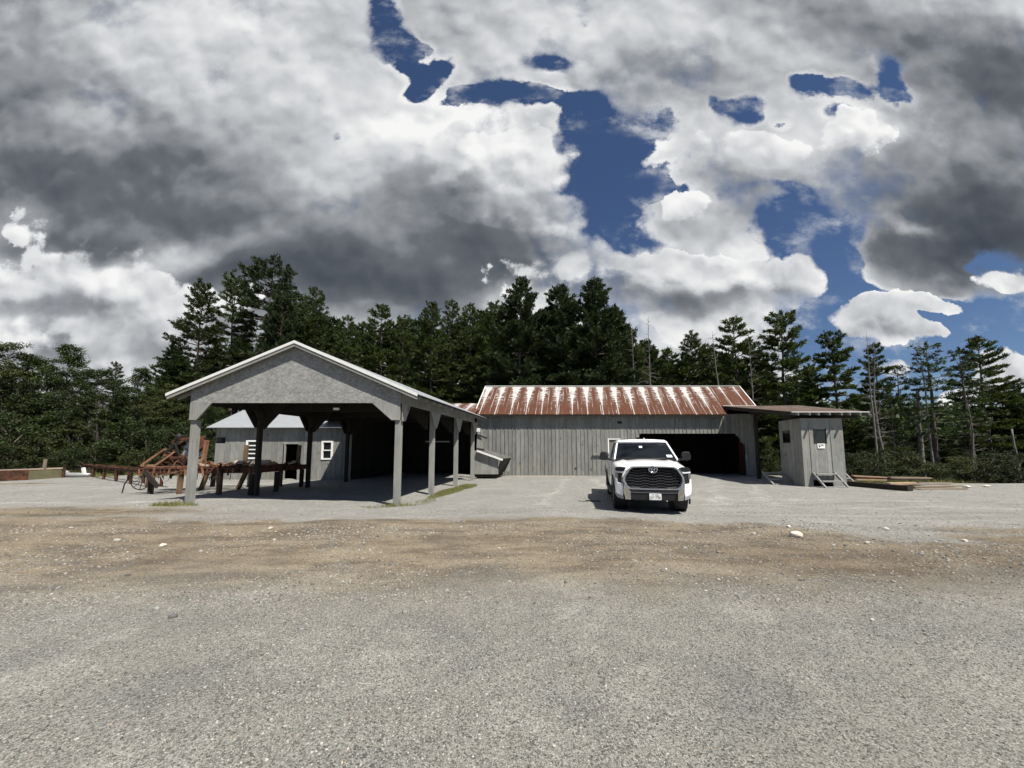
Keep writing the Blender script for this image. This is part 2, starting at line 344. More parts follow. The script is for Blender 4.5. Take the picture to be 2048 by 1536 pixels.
M['newwood'] = wood('fresh sawn lumber', (.62, .45, .31), .45, knots=True, tint=(.50, .34, .22))
M['oldlumber'] = wood('weathered lumber', (.30, .25, .19), .5)
M['legwood'] = wood('stained timber leg', (.25, .165, .10), .8, stain=.6, tint=(.12, .07, .045))
M['redwood'] = wood('red brown plank', (.12, .045, .03), .3, knots=False)
def fn_osb(nt, b):
    p = OC(nt)
    v1 = ND(nt, 'ShaderNodeTexVoronoi', {'Vector': scaled(nt, VM(nt, 'ADD', p, VM(nt, 'SCALE', ND(nt, 'ShaderNodeTexNoise', {'Vector': p, 'Scale': 6.0}).outputs['Color'], s=.2)), (1, .3, 1.5)), 'Scale': 16.0}).outputs['Color']
    k = ND(nt, 'ShaderNodeSeparateColor', {0: v1}).outputs[0]
    n = NOISE(nt, p, 1.6, 5, .62); n2 = NOISE(nt, p, 9.0, 4, .65)
    f = MA(nt, 'ADD', .74, MA(nt, 'MULTIPLY', k, .42))
    f = MA(nt, 'MULTIPLY', f, MA(nt, 'ADD', .66, MA(nt, 'MULTIPLY', n, .68)))
    f = MA(nt, 'MULTIPLY', f, MA(nt, 'ADD', .72, MA(nt, 'MULTIPLY', n2, .56)))
    setc(nt, b, 'Base Color', VM(nt, 'SCALE', MIX(nt, n, (.43 * ALB, .43 * ALB, .405 * ALB), (.385 * ALB, .387 * ALB, .37 * ALB)), s=f)); bump(nt, b, k, .25, .006)
M['osb'] = mat('grey strand board', fn_osb, .9, 0, .15)
def fn_galv(nt, b):
    p = OC(nt); n = NOISE(nt, p, 2.0, 5, .6); s = NOISE(nt, scaled(nt, p, (9, 1, 1)), 2.0, 3, .5)
    setc(nt, b, 'Base Color', VM(nt, 'SCALE', MIX(nt, n, (.33, .345, .36), (.26, .275, .295)), s=MA(nt, 'ADD', .85, MA(nt, 'MULTIPLY', s, .3))))
    setc(nt, b, 'Roughness', MA(nt, 'ADD', .42, MA(nt, 'MULTIPLY', n, .25)))
M['galv'] = mat('galvanised sheet', fn_galv, .5, .25, .4)
def fn_rustroof(nt, b):
    uv = ND(nt, 'ShaderNodeUVMap').outputs[0]; sp = ND(nt, 'ShaderNodeSeparateXYZ', {0: uv}).outputs
    u, v = sp[0], sp[1]                       # metres along the ridge, share of the way up the slope
    pan = MA(nt, 'FLOOR', u)
    def uvn(su, sv, sc, det, ro): return NOISE(nt, ND(nt, 'ShaderNodeCombineXYZ', {0: MA(nt, 'MULTIPLY', u, su), 1: MA(nt, 'MULTIPLY', v, sv), 2: 0.0}).outputs[0], sc, det, ro)
    wob = uvn(2.2, 22.0, 1.0, 5, .7); ln = uvn(11.0, 2.2, 1.0, 4, .65); bl = uvn(1.3, 2.5, 1.3, 4, .6)
    fr = MA(nt, 'ABSOLUTE', MA(nt, 'SUBTRACT', MA(nt, 'FRACT', u), .5))
    rp = ND(nt, 'ShaderNodeTexWhiteNoise', {'W': pan}, noise_dimensions='1D').outputs['Value']
    up = MA(nt, 'POWER', MR(nt, v, .15, 1.0, 0, 1, False), 1.7)
    core = MA(nt, 'ADD', MA(nt, 'MULTIPLY', up, MA(nt, 'ADD', .16, MA(nt, 'MULTIPLY', rp, .16))), .030)
    core = MA(nt, 'MULTIPLY', core, MA(nt, 'ADD', -.05, MA(nt, 'MULTIPLY', wob, 2.1)))
    white = MA(nt, 'MULTIPLY', MR(nt, MA(nt, 'SUBTRACT', core, fr), -.025, .035), MR(nt, ln, .30, .45, .35, 1))
    ragged = MA(nt, 'MULTIPLY', MA(nt, 'MULTIPLY', MR(nt, wob, .46, .56), MR(nt, v, .22, .7)), MR(nt, fr, .10, .46, .95, .0))
    cap = MA(nt, 'MULTIPLY', MR(nt, v, .95, .99), MR(nt, wob, .35, .55))
    fr3 = MA(nt, 'ABSOLUTE', MA(nt, 'SUBTRACT', MA(nt, 'FRACT', MA(nt, 'MULTIPLY', u, 4.0)), .5))
    seam = MA(nt, 'MULTIPLY', MR(nt, fr3, .06, .13, 1, 0), MR(nt, ln, .50, .62, 0, .7))
    hb = MR(nt, ln, .66, .78, 0, .35)
    white = MA(nt, 'MAXIMUM', MA(nt, 'MAXIMUM', white, cap), MA(nt, 'MAXIMUM', seam, MA(nt, 'MAXIMUM', ragged, hb)))
    white = MA(nt, 'MULTIPLY', white, MR(nt, bl, .25, .45, .4, 1))
    rn = NOISE(nt, ND(nt, 'ShaderNodeCombineXYZ', {0: MA(nt, 'MULTIPLY', u, 2.0), 1: MA(nt, 'MULTIPLY', v, 3.0), 2: 0.0}).outputs[0], 3.0, 6, .65)
    rust = MIX(nt, rn, (.048, .016, .009), (.132, .052, .028))
    col = MIX(nt, white, rust, MIX(nt, wob, (.34, .31, .29), (.58, .58, .57)))
    setc(nt, b, 'Base Color', col); setc(nt, b, 'Roughness', MR(nt, white, 0, 1, .85, .55))
    rib = MA(nt, 'SINE', MA(nt, 'MULTIPLY', u, 2 * math.pi * 12))
    bump(nt, b, rib, .5, .02)
M['rustroof'] =  mat('rusted roof sheet', fn_rustroof, .8, 0, .25)
def fn_oldroof(nt, b):
    uv = ND(nt, 'ShaderNodeUVMap').outputs[0]; n = NOISE(nt, scaled(nt, uv, (2, 6, 1)), 2.0, 6, .65); l = NOISE(nt, scaled(nt, uv, (9, .6, 1)), 2.0, 3, .6)
    c = MIX(nt, MR(nt, n, .35, .65), (.06, .036, .027), (.12, .086, .068)); c = MIX(nt, MR(nt, l, .5, .7, 0, .7), c, (.25, .235, .22))
    setc(nt, b, 'Base Color', c); bump(nt, b, MA(nt, 'SINE', MA(nt, 'MULTIPLY', ND(nt, 'ShaderNodeSeparateXYZ', {0: uv}).outputs[0], 70.0)), .5, .02)
M['oldroof'] = mat('old brown roof sheet', fn_oldroof, .8, 0, .2)
def fn_rust(nt, b):
    p = OC(nt); n = NOISE(nt, p, 3.5, 6, .65); n2 = NOISE(nt, p, 17, 4, .6)
    c = MIX(nt, MR(nt, n, .35, .65), (.034, .019, .013), (.125, .050, .027))
    c = MIX(nt, MR(nt, n2, .56, .70, 0, .7), c, (.19, .125, .095))
    setc(nt, b, 'Base Color', c); bump(nt, b, n2, .4, .01)
M['rust'] = mat('rusty iron', fn_rust, .85, .0, .2)
def fn_rust2(nt, b):
    p = OC(nt); n = NOISE(nt, p, 2.5, 6, .65)
    c = MIX(nt, MR(nt, n, .35, .65), (.20, .085, .042), (.30, .18, .11)); setc(nt, b, 'Base Color', c)
M['rustorange'] = mat('orange rust', fn_rust2, .85, .1, .25)
M['ironblack'] = plain('dark iron', (.022, .02, .02), .7, .3, bmp=.2)
M['white'] = plain('white paint', (.80, .80, .78), .6, var=.06)
M['glassdark'] = plain('dark pane', (.012, .015, .014), .08, 0, .6, var=.3)
M['palemetal'] = plain('pale metal', (.34, .345, .35), .45, .3, var=.2)
M['tin'] = plain('white sheet flashing', (.72, .72, .69), .5, .0, var=.12)
M['palewood'] = plain('pale chipped wood', (.42, .33, .26), .9, var=.4, sc=12)
M['tan'] = plain('tan panel', (.17, .145, .105), .8, var=.2)
M['rock'] = plain('granite stone', (.38, .35, .30), .9, 0, .2, var=.45, sc=14, bmp=.5)
M['olive'] = plain('olive painted steel', (.16, .15, .085), .7, 0, .3, var=.5, sc=3)
# ---------------------------------------------------------------- ground
GALB = .82
rng = np.random.default_rng(7)
def ss(a, b, x): t = np.clip((x - a) / (b - a), 0, 1); return t * t * (3 - 2 * t)
WK = [(rng.uniform(-1, 1, 2) * k, rng.uniform(0, 6.28), a) for k, a in ((.5, .022), (.8, .02), (1.3, .014), (2.1, .010), (3.7, .007), (6, .0045), (9, .003)) for _ in range(4)]
def gh(x, y):
    x = np.asarray(x, float); y = np.asarray(y, float)
    edge = 27.5 - 8.0 * ss(15.8, 19.5, x)
    drop = -np.clip(y - edge, 0, 22) * .13 * ss(9, 19, x)
    back = -np.clip(y - 31, 0, 20) * .02 * (1 - ss(9, 19, x))
    hill = ss(70, 210, y) * (11 + 6 * np.sin(x * .011 + .6)) * ss(-40, 60, x) + ss(90, 240, y) * 3
    micro = sum(a * np.sin(k[0] * x + k[1] * y + p) for k, p, a in WK) * .55
    flat = ss(14, 17, y)
    return drop + back + hill + micro * (1 - .7 * flat) * (1 - ss(24, 30, y) * .5)
def g1(x, y): return float(gh(x, y))
def spaced(lo, hi, d0, d1, step, grow=1.13):
    a = list(np.arange(d0, d1, step)); s = step; x = d1
    while x < hi: a.append(x); s *= grow; x += s
    a.append(hi); s = step; x = d0; b = []
    while x > lo: s *= grow; x -= s; b.append(max(x, lo))
    return np.array(b[::-1] + a)
xs = spaced(-420, 420, -17, 17, .12); ys = spaced(-40, 700, .8, 14, .10, 1.07)
X, Y = np.meshgrid(xs, ys); Z = gh(X, Y)
nx, ny = len(xs), len(ys)
idx = np.arange(nx * ny).reshape(ny, nx)
fc = np.stack([idx[:-1, :-1], idx[:-1, 1:], idx[1:, 1:], idx[1:, :-1]], -1).reshape(-1, 4)
def blob_mask(nt, p, lst):
    acc = None
    for (cx, cy, a, b, rot) in lst:
        mp = ND(nt, 'ShaderNodeMapping', {'Vector': p, 'Location': (cx, cy, 0), 'Rotation': (0, 0, R(rot)), 'Scale': (a, b, 1)}, vector_type='TEXTURE').outputs[0]
        k = MR(nt, VM(nt, 'LENGTH', VM(nt, 'MULTIPLY', mp, (1, 1, 0))), .35, 1, 1, 0)
        acc = k if acc is None else MA(nt, 'MAXIMUM', acc, k)
    return acc
def fn_ground(nt, b):
    p = OC(nt); sp = ND(nt, 'ShaderNodeSeparateXYZ', {0: p}).outputs
    wn = ND(nt, 'ShaderNodeTexNoise', {'Vector': p, 'Scale': .8, 'Detail': 6.0, 'Roughness': .62}).outputs['Color']
    pw = VM(nt, 'ADD', p, VM(nt, 'MULTIPLY', VM(nt, 'SUBTRACT', wn, (.5, .5, .5)), (2.6, 2.2, 0)))
    y = ND(nt, 'ShaderNodeSeparateXYZ', {0: pw}).outputs[1]; x = ND(nt, 'ShaderNodeSeparateXYZ', {0: pw}).outputs[0]
    far = MA(nt, 'ADD', 9.6, MA(nt, 'MULTIPLY', MR(nt, x, 2.5, 8.5), -1.9))
    dirt = MA(nt, 'MULTIPLY', MR(nt, y, 3.9, 6.2), MR(nt, MA(nt, 'SUBTRACT', y, far), -.35, .35, 1, 0))
    dirt = MA(nt, 'MAXIMUM', dirt, blob_mask(nt, pw, [(-12, 10.4, 5.5, 1.1, 0), (11.5, 8.1, 3.2, .8, -8), (-25.5, 19.2, 4.5, .5, 10)]))
    dirt = MA(nt, 'MULTIPLY', dirt, MA(nt, 'SUBTRACT', 1.0, MA(nt, 'MULTIPLY', blob_mask(nt, pw, [(7.6, 7.6, 1.5, .75, -25), (-5.2, 9.9, 1.4, .35, 8)]), .85)))
    n_big = NOISE(nt, p, .55, 5, .6); n_mid = NOISE(nt, p, 3.0, 6, .65); n_fine = NOISE(nt, p, 38, 5, .7)
    streak = NOISE(nt, scaled(nt, p, (.5, 1.3, 1)), 1.2, 6, .66)
    vo = ND(nt, 'ShaderNodeTexVoronoi', {'Vector': p, 'Scale': 80.0}).outputs
    vo2 = ND(nt, 'ShaderNodeTexVoronoi', {'Vector': p, 'Scale': 170.0}).outputs
    k1 = ND(nt, 'ShaderNodeSeparateColor', {0: vo['Color']}).outputs
    k2 = ND(nt, 'ShaderNodeSeparateColor', {0: vo2['Color']}).outputs
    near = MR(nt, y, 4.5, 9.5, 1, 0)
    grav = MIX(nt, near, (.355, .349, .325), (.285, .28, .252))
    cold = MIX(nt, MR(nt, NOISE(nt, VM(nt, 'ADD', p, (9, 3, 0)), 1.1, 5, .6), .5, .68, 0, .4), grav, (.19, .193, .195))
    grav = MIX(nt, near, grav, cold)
    dcol = MIX(nt, MR(nt, streak, .34, .60), (.158, .124, .090), (.315, .265, .195))
    dcol = MIX(nt, MR(nt, n_big, .55, .72, 0, .75), dcol, (.36, .312, .23))
    right = MA(nt, 'MULTIPLY', MR(nt, x, 1.0, 6.0), MR(nt, y, 5.0, 7.5, 1, .25))
    dcol = MIX(nt, MA(nt, 'MULTIPLY', right, MR(nt, n_mid, .35, .6, .35, .85)), dcol, (.125, .092, .064))
    dust = MA(nt, 'MULTIPLY', MR(nt, NOISE(nt, VM(nt, 'ADD', p, (31, 5, 0)), .9, 6, .66), .50, .68), .55)
    grav = MIX(nt, dust, grav, (.43, .42, .385))
    dmask = MA(nt, 'MULTIPLY', dirt, MR(nt, MA(nt, 'ADD', MA(nt, 'MULTIPLY', n_mid, .5), MA(nt, 'MULTIPLY', streak, .5)), .30, .50, .30, 1))
    col = MIX(nt, dmask, grav, dcol)
    saw = blob_mask(nt, pw, [(2.2, 24.3, 3.2, .55, 0), (-1.2, 23.8, 1.2, .5, 0)])
    col = MIX(nt, MA(nt, 'MULTIPLY', saw, MR(nt, n_mid, .35, .55)), col, (.50, .43, .25))
    # beyond the yard: needles, litter and low growth
    wood_m = MA(nt, 'MAXIMUM', MR(nt, y, 27, 30), MA(nt, 'MULTIPLY', MR(nt, x, 16.5, 19), MR(nt, y, 19.2, 20.2)))
    wood_m = MA(nt, 'MAXIMUM', wood_m, MA(nt, 'MULTIPLY', MR(nt, x, -27, -24, 1, 0), MR(nt, y, 23, 26)))
    col = MIX(nt, wood_m, col, MIX(nt, n_mid, (.035, .04, .02), (.09, .075, .045)))
    f = MA(nt, 'ADD', .62, MA(nt, 'MULTIPLY', k1[0], .42)); f2 = MA(nt, 'ADD', .70, MA(nt, 'MULTIPLY', k2[1], .6))
    f = MA(nt, 'MULTIPLY', f, f2)
    f = MA(nt, 'MULTIPLY', f, MA(nt, 'ADD', .74, MA(nt, 'MULTIPLY', n_fine, .56)))
    f = MA(nt, 'MULTIPLY', f, MA(nt, 'ADD', .80, MA(nt, 'MULTIPLY', n_mid, .42)))
    f = MA(nt, 'MULTIPLY', f, MA(nt, 'ADD', .88, MA(nt, 'MULTIPLY', streak, .26)))
    f = MA(nt, 'MULTIPLY', f, MA(nt, 'ADD', .78, MA(nt, 'MULTIPLY', n_big, .42)))
    f = MA(nt, 'MULTIPLY', f, MR(nt, MA(nt, 'MULTIPLY', k1[1], k2[0]), .80, .92, 1.0, 1.5))
    f = MA(nt, 'MULTIPLY', f, MR(nt, MA(nt, 'MULTIPLY', k1[2], k2[2]), .05, .10, .42, 1.0))
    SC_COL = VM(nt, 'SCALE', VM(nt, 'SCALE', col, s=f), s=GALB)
    # relief: stones, and tyre treads pressed into the yard
    def track(x0, y0, ang, half, lo, hi, plain_=False):
        mp = ND(nt, 'ShaderNodeMapping', {'Vector': pw if plain_ else p, 'Location': (x0, y0, 0), 'Rotation': (0, 0, R(ang))}, vector_type='TEXTURE').outputs[0]
        q = ND(nt, 'ShaderNodeSeparateXYZ', {0: mp}).outputs
        a = MA(nt, 'MULTIPLY', MR(nt, MA(nt, 'ABSOLUTE', q[1]), half * (.2 if plain_ else .8), half, 1, 0), MA(nt, 'MULTIPLY', MR(nt, q[0], lo, lo + 1), MR(nt, q[0], hi - 1, hi, 1, 0)))
        if plain_: return MA(nt, 'MULTIPLY', a, MR(nt, n_big, .3, .6, .3, 1))
        wv = MR(nt, MA(nt, 'SINE', MA(nt, 'ADD', MA(nt, 'MULTIPLY', q[0], 42.0), MA(nt, 'MULTIPLY', MA(nt, 'ABSOLUTE', q[1]), 30.0))), -.3, .3)
        return MA(nt, 'MULTIPLY', MA(nt, 'MULTIPLY', a, wv), MR(nt, n_mid, .38, .55))
    tr = None
    for t in ((.2, 10.9, 4, .14, -3, 2.6), (.2, 10.45, 4, .14, -3.5, 2.2), (9, 10.6, -3, .16, -4, 5), (9.5, 9.9, -3, .16, -5, 4.5), (10.5, 12.6, 2, .16, -5, 6), (8.2, 8.6, -22, .16, -2.4, 2.2), (7, 11.7, 1, .14, -4, 5)):
        k = track(*t); tr = k if tr is None else MA(nt, 'MAXIMUM', tr, k)
    rut = None                              # smooth packed wheel lanes towards the barn and round the shed
    for t in ((9.2, 17.5, 62, .22, -7, 8), (10.9, 17.5, 62, .22, -7, 8), (2.0, 17, 78, .25, -6, 6), (3.7, 17, 78, .25, -6, 6), (12, 13.2, -6, .2, -8, 9), (12, 11.6, -5, .2, -8, 9), (-14, 12.3, 7, .25, -6, 6), (-20, 16.5, 12, .3, -6, 7), (-18, 18.0, 12, .3, -7, 8)):
        k = track(*t, True); rut = k if rut is None else MA(nt, 'MAXIMUM', rut, k)
    SC_COL = VM(nt, 'SCALE', SC_COL, s=MA(nt, 'SUBTRACT', MA(nt, 'ADD', 1.0, MA(nt, 'MULTIPLY', rut, .24)), MA(nt, 'MULTIPLY', tr, .28)))
    setc(nt, b, 'Base Color', SC_COL)
    h = MA(nt, 'ADD', MA(nt, 'MULTIPLY', n_fine, .5), MA(nt, 'MULTIPLY', MA(nt, 'SUBTRACT', 1.0, vo['Distance']), .4))
    h = MA(nt, 'ADD', h, MA(nt, 'MULTIPLY', n_mid, 1.6))
    h = MA(nt, 'SUBTRACT', h, MA(nt, 'MULTIPLY', tr, 1.4))
    bump(nt, b, h, .55, .02)
M['ground'] = mat('gravel and dirt yard', fn_ground, .95, 0, .1)
gr = raw('ground', np.stack([X, Y, Z], -1).reshape(-1, 3), fc, M['ground'], smooth=True)
tag(gr, kind='structure')

# loose gravel: one scattered mass of small stones
t_ = (1 + 5 ** .5) / 2
ICO = np.array([(-1, t_, 0), (1, t_, 0), (-1, -t_, 0), (1, -t_, 0), (0, -1, t_), (0, 1, t_), (0, -1, -t_), (0, 1, -t_), (t_, 0, -1), (t_, 0, 1), (-t_, 0, -1), (-t_, 0, 1)]) / 1.902
ICF = np.array([(0, 11, 5), (0, 5, 1), (0, 1, 7), (0, 7, 10), (0, 10, 11), (1, 5, 9), (5, 11, 4), (11, 10, 2), (10, 7, 6), (7, 1, 8), (3, 9, 4), (3, 4, 2), (3, 2, 6), (3, 6, 8), (3, 8, 9), (4, 9, 5), (2, 4, 11), (6, 2, 10), (8, 6, 7), (9, 8, 1)])
def stones(n, ylo, yhi, smin, smax, powr, seed, dens=None):
    r = np.random.default_rng(seed)
    y = np.sqrt(r.uniform(ylo ** 2, yhi ** 2, n)); x = r.uniform(-1.45, 1.45, n) * (y + .4)
    s = smin * (smax / smin) ** (r.uniform(0, 1, n) ** powr)
    keep = np.ones(n, bool) if dens is None else r.uniform(0, 1, n) < dens(x, y)
    x, y, s = x[keep], y[keep], s[keep]; n = len(x)
    a = r.uniform(0, 6.28, n); ca, sa = np.cos(a), np.sin(a)
    sc = np.stack([s * r.uniform(.8, 1.35, n), s * r.uniform(.6, 1.0, n), s * r.uniform(.4, .75, n)], -1)
    v = ICO[None] * (1 + r.uniform(-.28, .22, (n, 12, 1))) * sc[:, None]
    v = np.stack([v[..., 0] * ca[:, None] - v[..., 1] * sa[:, None], v[..., 0] * sa[:, None] + v[..., 1] * ca[:, None], v[..., 2]], -1)
    v += np.stack([x, y, gh(x, y) + sc[:, 2] * .25], -1)[:, None]
    f = ICF[None] + (np.arange(n) * 12)[:, None, None]
    return v.reshape(-1, 3), f.reshape(-1, 3)
def fn_gravel(nt, b):
    k = GEO(nt, 'Random Per Island')
    cr = ND(nt, 'ShaderNodeValToRGB', {0: k}).color_ramp
    cols = [(0, (.085, .085, .088)), (.22, (.17, .17, .165)), (.5, (.29, .287, .27)), (.8, (.40, .395, .36)), (.93, (.55, .535, .48)), (1, (.36, .27, .19))]
    while len(cr.elements) < len(cols): cr.elements.new(.5)
    for e, (q, c) in zip(cr.elements, cols): e.position = q; e.color = c + (1,)
    rmp = [n for n in nt.nodes if n.type == 'VALTORGB'][0]
    n = NOISE(nt, OC(nt), 90, 3, .6)
    setc(nt, b, 'Base Color', VM(nt, 'SCALE', rmp.outputs[0], s=MA(nt, 'MULTIPLY', GALB, MA(nt, 'ADD', .8, MA(nt, 'MULTIPLY', n, .4)))))
M['gravel'] = mat('loose gravel', fn_gravel, .9, 0, .2)
rr = np.random.default_rng(3)
PH = rr.uniform(0, 6.28, 8)
def patch(x, y): return np.clip(.55 + .3 * np.sin(x * 1.3 + y * .7 + PH[0]) + .3 * np.sin(-x * .8 + y * 2.1 + PH[1]) + .2 * np.sin(x * 3.1 + PH[2] + y * 2.7), .12, 1)
def bandd(x, y): return np.where((y > 5.2) & (y < 9.5), np.clip(patch(x, y) * 1.1 - .25 + .4 * (np.abs(x - 5) < 4), .06, 1), patch(x, y))
A = stones(70000, 1.5, 4.8, .0036, .0105, 2.0, 11, patch)
B = stones(36000, 4.4, 9.0, .006, .020, 2.4, 12, bandd)
D = stones(9000, 8.3, 16, .009, .024, 2.8, 13, lambda x, y: patch(x, y) * .6)
E = stones(120, 3.5, 9.6, .018, .042, 1.4, 14)
E2 = stones(5200, 4.8, 9.8, .010, .034, 1.9, 15, lambda x, y: np.where(((x - 5) ** 2 / 5 + (y - 8.6) ** 2 / .5 < 1) | ((x - 7.2) ** 2 / 4 + (y - 6.6) ** 2 / .8 < 1) | ((x + 3.2) ** 2 / 14 + (y - 8.1) ** 2 / .5 < 1) | ((x - 2.6) ** 2 / 3 + (y - 4.9) ** 2 / .3 < 1), .75, .03))
vs, fs, o = [], [], 0
for v_, f_ in (A, B, D, E, E2): vs.append(v_); fs.append(f_ + o); o += len(v_)
tag(raw('gravel', np.concatenate(vs), np.concatenate(fs), M['gravel']), kind='stuff')

# single rocks big enough to pick out
def rock(name, label, x, y, r, sq=.62, seed=0, m='rock'):
    rn = random.Random(seed); bm = bmesh.new(); bmesh.ops.create_icosphere(bm, subdivisions=2, radius=r)
    ph = [Vector((rn.uniform(-1, 1), rn.uniform(-1, 1), rn.uniform(-1, 1))).normalized() for _ in range(9)]
    cut = [rn.uniform(.62, .95) for _ in ph]
    for v in bm.verts:
        for d, c in zip(ph, cut):
            k = v.co.dot(d) - c * r
            if k > 0: v.co -= d * k
        v.co.z *= sq
    me = bpy.data.meshes.new(name); bm.to_mesh(me); bm.free(); me.materials.append(M[m])
    o = bpy.data.objects.new(name, me); C.objects.link(o); o.location = (x, y, g1(x, y) + r * sq * .45); o.rotation_euler = (0, 0, rn.uniform(0, 6))
    return tag(o, label, 'rock')
M['palerock'] = plain('pale rock', (.55, .50, .42), .9, 0, .2, var=.3, sc=9, bmp=.5)
M['pinkrock'] = plain('reddish rock', (.42, .25, .16), .9, 0, .2, var=.3, sc=20, bmp=.5)
def at(px, d): return (px - 1024) / F * d
rock('rock', 'pale angular rock, largest on the brown dirt right of the truck', at(1578, 7.65), 7.65, .115, .7, 1, 'palerock')
rock('rock', 'small reddish stone lying in the near grey gravel', at(830, 2.09), 2.09, .026, .75, 2, 'pinkrock')
rock('rock', 'grey upright chip of stone at the very front of the gravel', at(1078, 2.08), 2.08, .034, .8, 3)
rock('rock', 'brown rounded stone just behind the small reddish stone', at(935, 2.15), 2.15, .025, .7, 4)
for i, (px, py, r_, lb) in enumerate([(1565, 1056, .06, 'small tan rock just behind the largest pale rock'), (1590, 1055, .05, 'tiny pale rock behind and right of the largest pale rock'),
        (1754, 1058, .055, 'lone pale rock at the far right edge of the brown dirt'), (1495, 1068, .045, 'small pale rock left of the largest rock in the dirt'),
        (1714, 1089, .045, 'pale stone on dark dirt right of the largest rock'), (552, 1056, .06, 'pale rock on the dirt in front of the open shed'),
        (345, 1088, .06, 'brownish rock on the dirt at far left front of the shed'), (255, 1079, .055, 'light rock on the left dirt, leftmost of the rocks'),
        (1905, 1083, .05, 'rightmost pale rock on the dark brown dirt')]):
    d = EYE / -slope(py); rock('rock', lb, at(px, d), d, r_, .65, 20 + i, 'palerock' if i % 2 == 0 else 'rock')
# ---------------------------------------------------------------- open pole shed
SK = .16                                   # buildings stand a little askew to the view
def pav(x, y, z): return (-10.08 + x + SK * (y - 12), y, z - max(0, z - 3.4) * .08 * max(0, y - 12) / 9.4)   # the ridge sags to the back
W_, Y0, Y1 = 6.58, 12.0, 21.1
EV, RG, RC = 3.40, 5.08, 3.29              # eave, ridge, ridge position
ov = .60
shed = thing('pole_shed', 'open grey pole shed with a strand board gable and white trimmed roof', 'shed', (0, 0, 0))
def pm(mb, name, m, **k): return mb.map(pav).build(name, M[m], k.pop('parent', shed), **k)
def roofz(s): return RG - (RG - EV) / (RC + ov) * abs(s - RC) if s < RC else RG - (RG - EV) / (W_ + ov - RC) * (s - RC)
yf, yb = Y0 - .19, Y1 + .35
b = MB()
b.slab((-ov, yf, EV), (RC, yf, RG), (RC, yb, RG), (-ov, yb, EV), .018)
b.slab((RC + .002, yf, RG), (W_ + ov, yf, EV), (W_ + ov, yb, EV), (RC + .002, yb, RG), .018)
pm(b, 'roof', 'galv')
b = MB()
for a, c in (((-ov, EV), (RC, RG)), ((RC, RG), (W_ + ov, EV))):
    b.add([(a[0], yf - .035, a[1] + .015), (c[0], yf - .035, c[1] + .015), (c[0], yf - .035, c[1] - .075), (a[0], yf - .035, a[1] - .075),
           (a[0], yf - .002, a[1] + .015), (c[0], yf - .002, c[1] + .015), (c[0], yf - .002, c[1] - .075), (a[0], yf - .002, a[1] - .075)],
          [(0, 1, 2, 3), (7, 6, 5, 4), (0, 4, 5, 1), (1, 5, 6, 2), (2, 6, 7, 3), (3, 7, 4, 0)])
pm(b, 'rake_trim', 'tin')
b = MB()
for a, c in (((-ov + .02, EV), (RC, RG)), ((RC, RG), (W_ + ov - .02, EV))):
    b.add([(a[0], yf - .012, a[1] - .08), (c[0], yf - .012, c[1] - .08), (c[0], yf - .012, c[1] - .17), (a[0], yf - .012, a[1] - .17),
           (a[0], yf + .03, a[1] - .08), (c[0], yf + .03, c[1] - .08), (c[0], yf + .03, c[1] - .17), (a[0], yf + .03, a[1] - .17)],
          [(0, 1, 2, 3), (7, 6, 5, 4), (0, 4, 5, 1), (1, 5, 6, 2), (2, 6, 7, 3), (3, 7, 4, 0)])
pm(b, 'barge_board', 'board2')
b = MB()                                    # sarking under the sheet
b.slab((-ov + .03, yf + .04, EV - .035), (RC, yf + .04, RG - .035), (RC, yb - .03, RG - .035), (-ov + .03, yb - .03, EV - .035), .025)
b.slab((RC + .002, yf + .04, RG - .035), (W_ + ov - .03, yf + .04, EV - .035), (W_ + ov - .03, yb - .03, EV - .035), (RC + .002, yb - .03, RG - .035), .025)
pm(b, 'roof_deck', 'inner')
# gable in sheets, with the cut corners under it
zb = 3.14
b = MB().prism([(.03, zb + .03), (W_ - .03, zb + .03), (W_ - .03, roofz(W_) - .1), (RC, RG - .1), (.03, roofz(0) - .1)], 'y', Y1 + .12, Y1 + .15); pm(b, 'gable_sun_blocker', 'inner')  # sheet added across the back gable to keep sun out
zt = lambda s: roofz(s) - .07
b = MB()
for s0, s1 in ((0, 2.44), (2.446, 4.87), (4.876, W_)):
    pts = [(s0, zb + .34), (s1, zb + .34), (s1, zt(s1))] + ([(RC, zt(RC))] if s0 < RC < s1 else []) + [(s0, zt(s0))]
    b.prism(pts, 'y', Y0 - .02, Y0 + .02)
pm(b, 'gable_panel', 'osb')
b = MB().prism([(0.0, zb + .336), (W_, zb + .336), (W_, zb + .0), (W_ - .5, zb), (.5, zb), (0, zb)], 'y', Y0 - .024, Y0 + .02)
pm(b, 'front_beam', 'osb')
for pts in ([(0, zb - .003), (.66, zb - .003), (.22, 2.60), (0, 2.60)], [(W_, zb - .003), (W_ - .88, zb - .003), (W_ - .26, 2.60), (W_, 2.60)]):
    pm(MB().prism(pts, 'y', Y0 - .03, Y0 + .018), 'gusset', 'board2')
YP = [Y0, 15.0, 18.05, 21.0]
YL = [Y0, 14.6, 17.4, 20.3]
for i in range(4):
    for side, yy in ((0, YL[i]), (1, YP[i])):
        s0 = (.0, W_ - .17)[side]
        x_, y_, _ = pav(s0, yy, 0); z0 = g1(x_, y_) - .12
        top = 2.595 if i == 0 else EV - .22
        tw_ = 0 if (i == 0 or side) else .03
        pm(MB().box(s0 + tw_, s0 + .17 - tw_ * .5, yy + (.03 if i == 0 else -.08), yy + (.2 if i == 0 else .08), z0, top), 'post', 'post' if (i == 0 or side) else 'darkwood', bevel=.006)
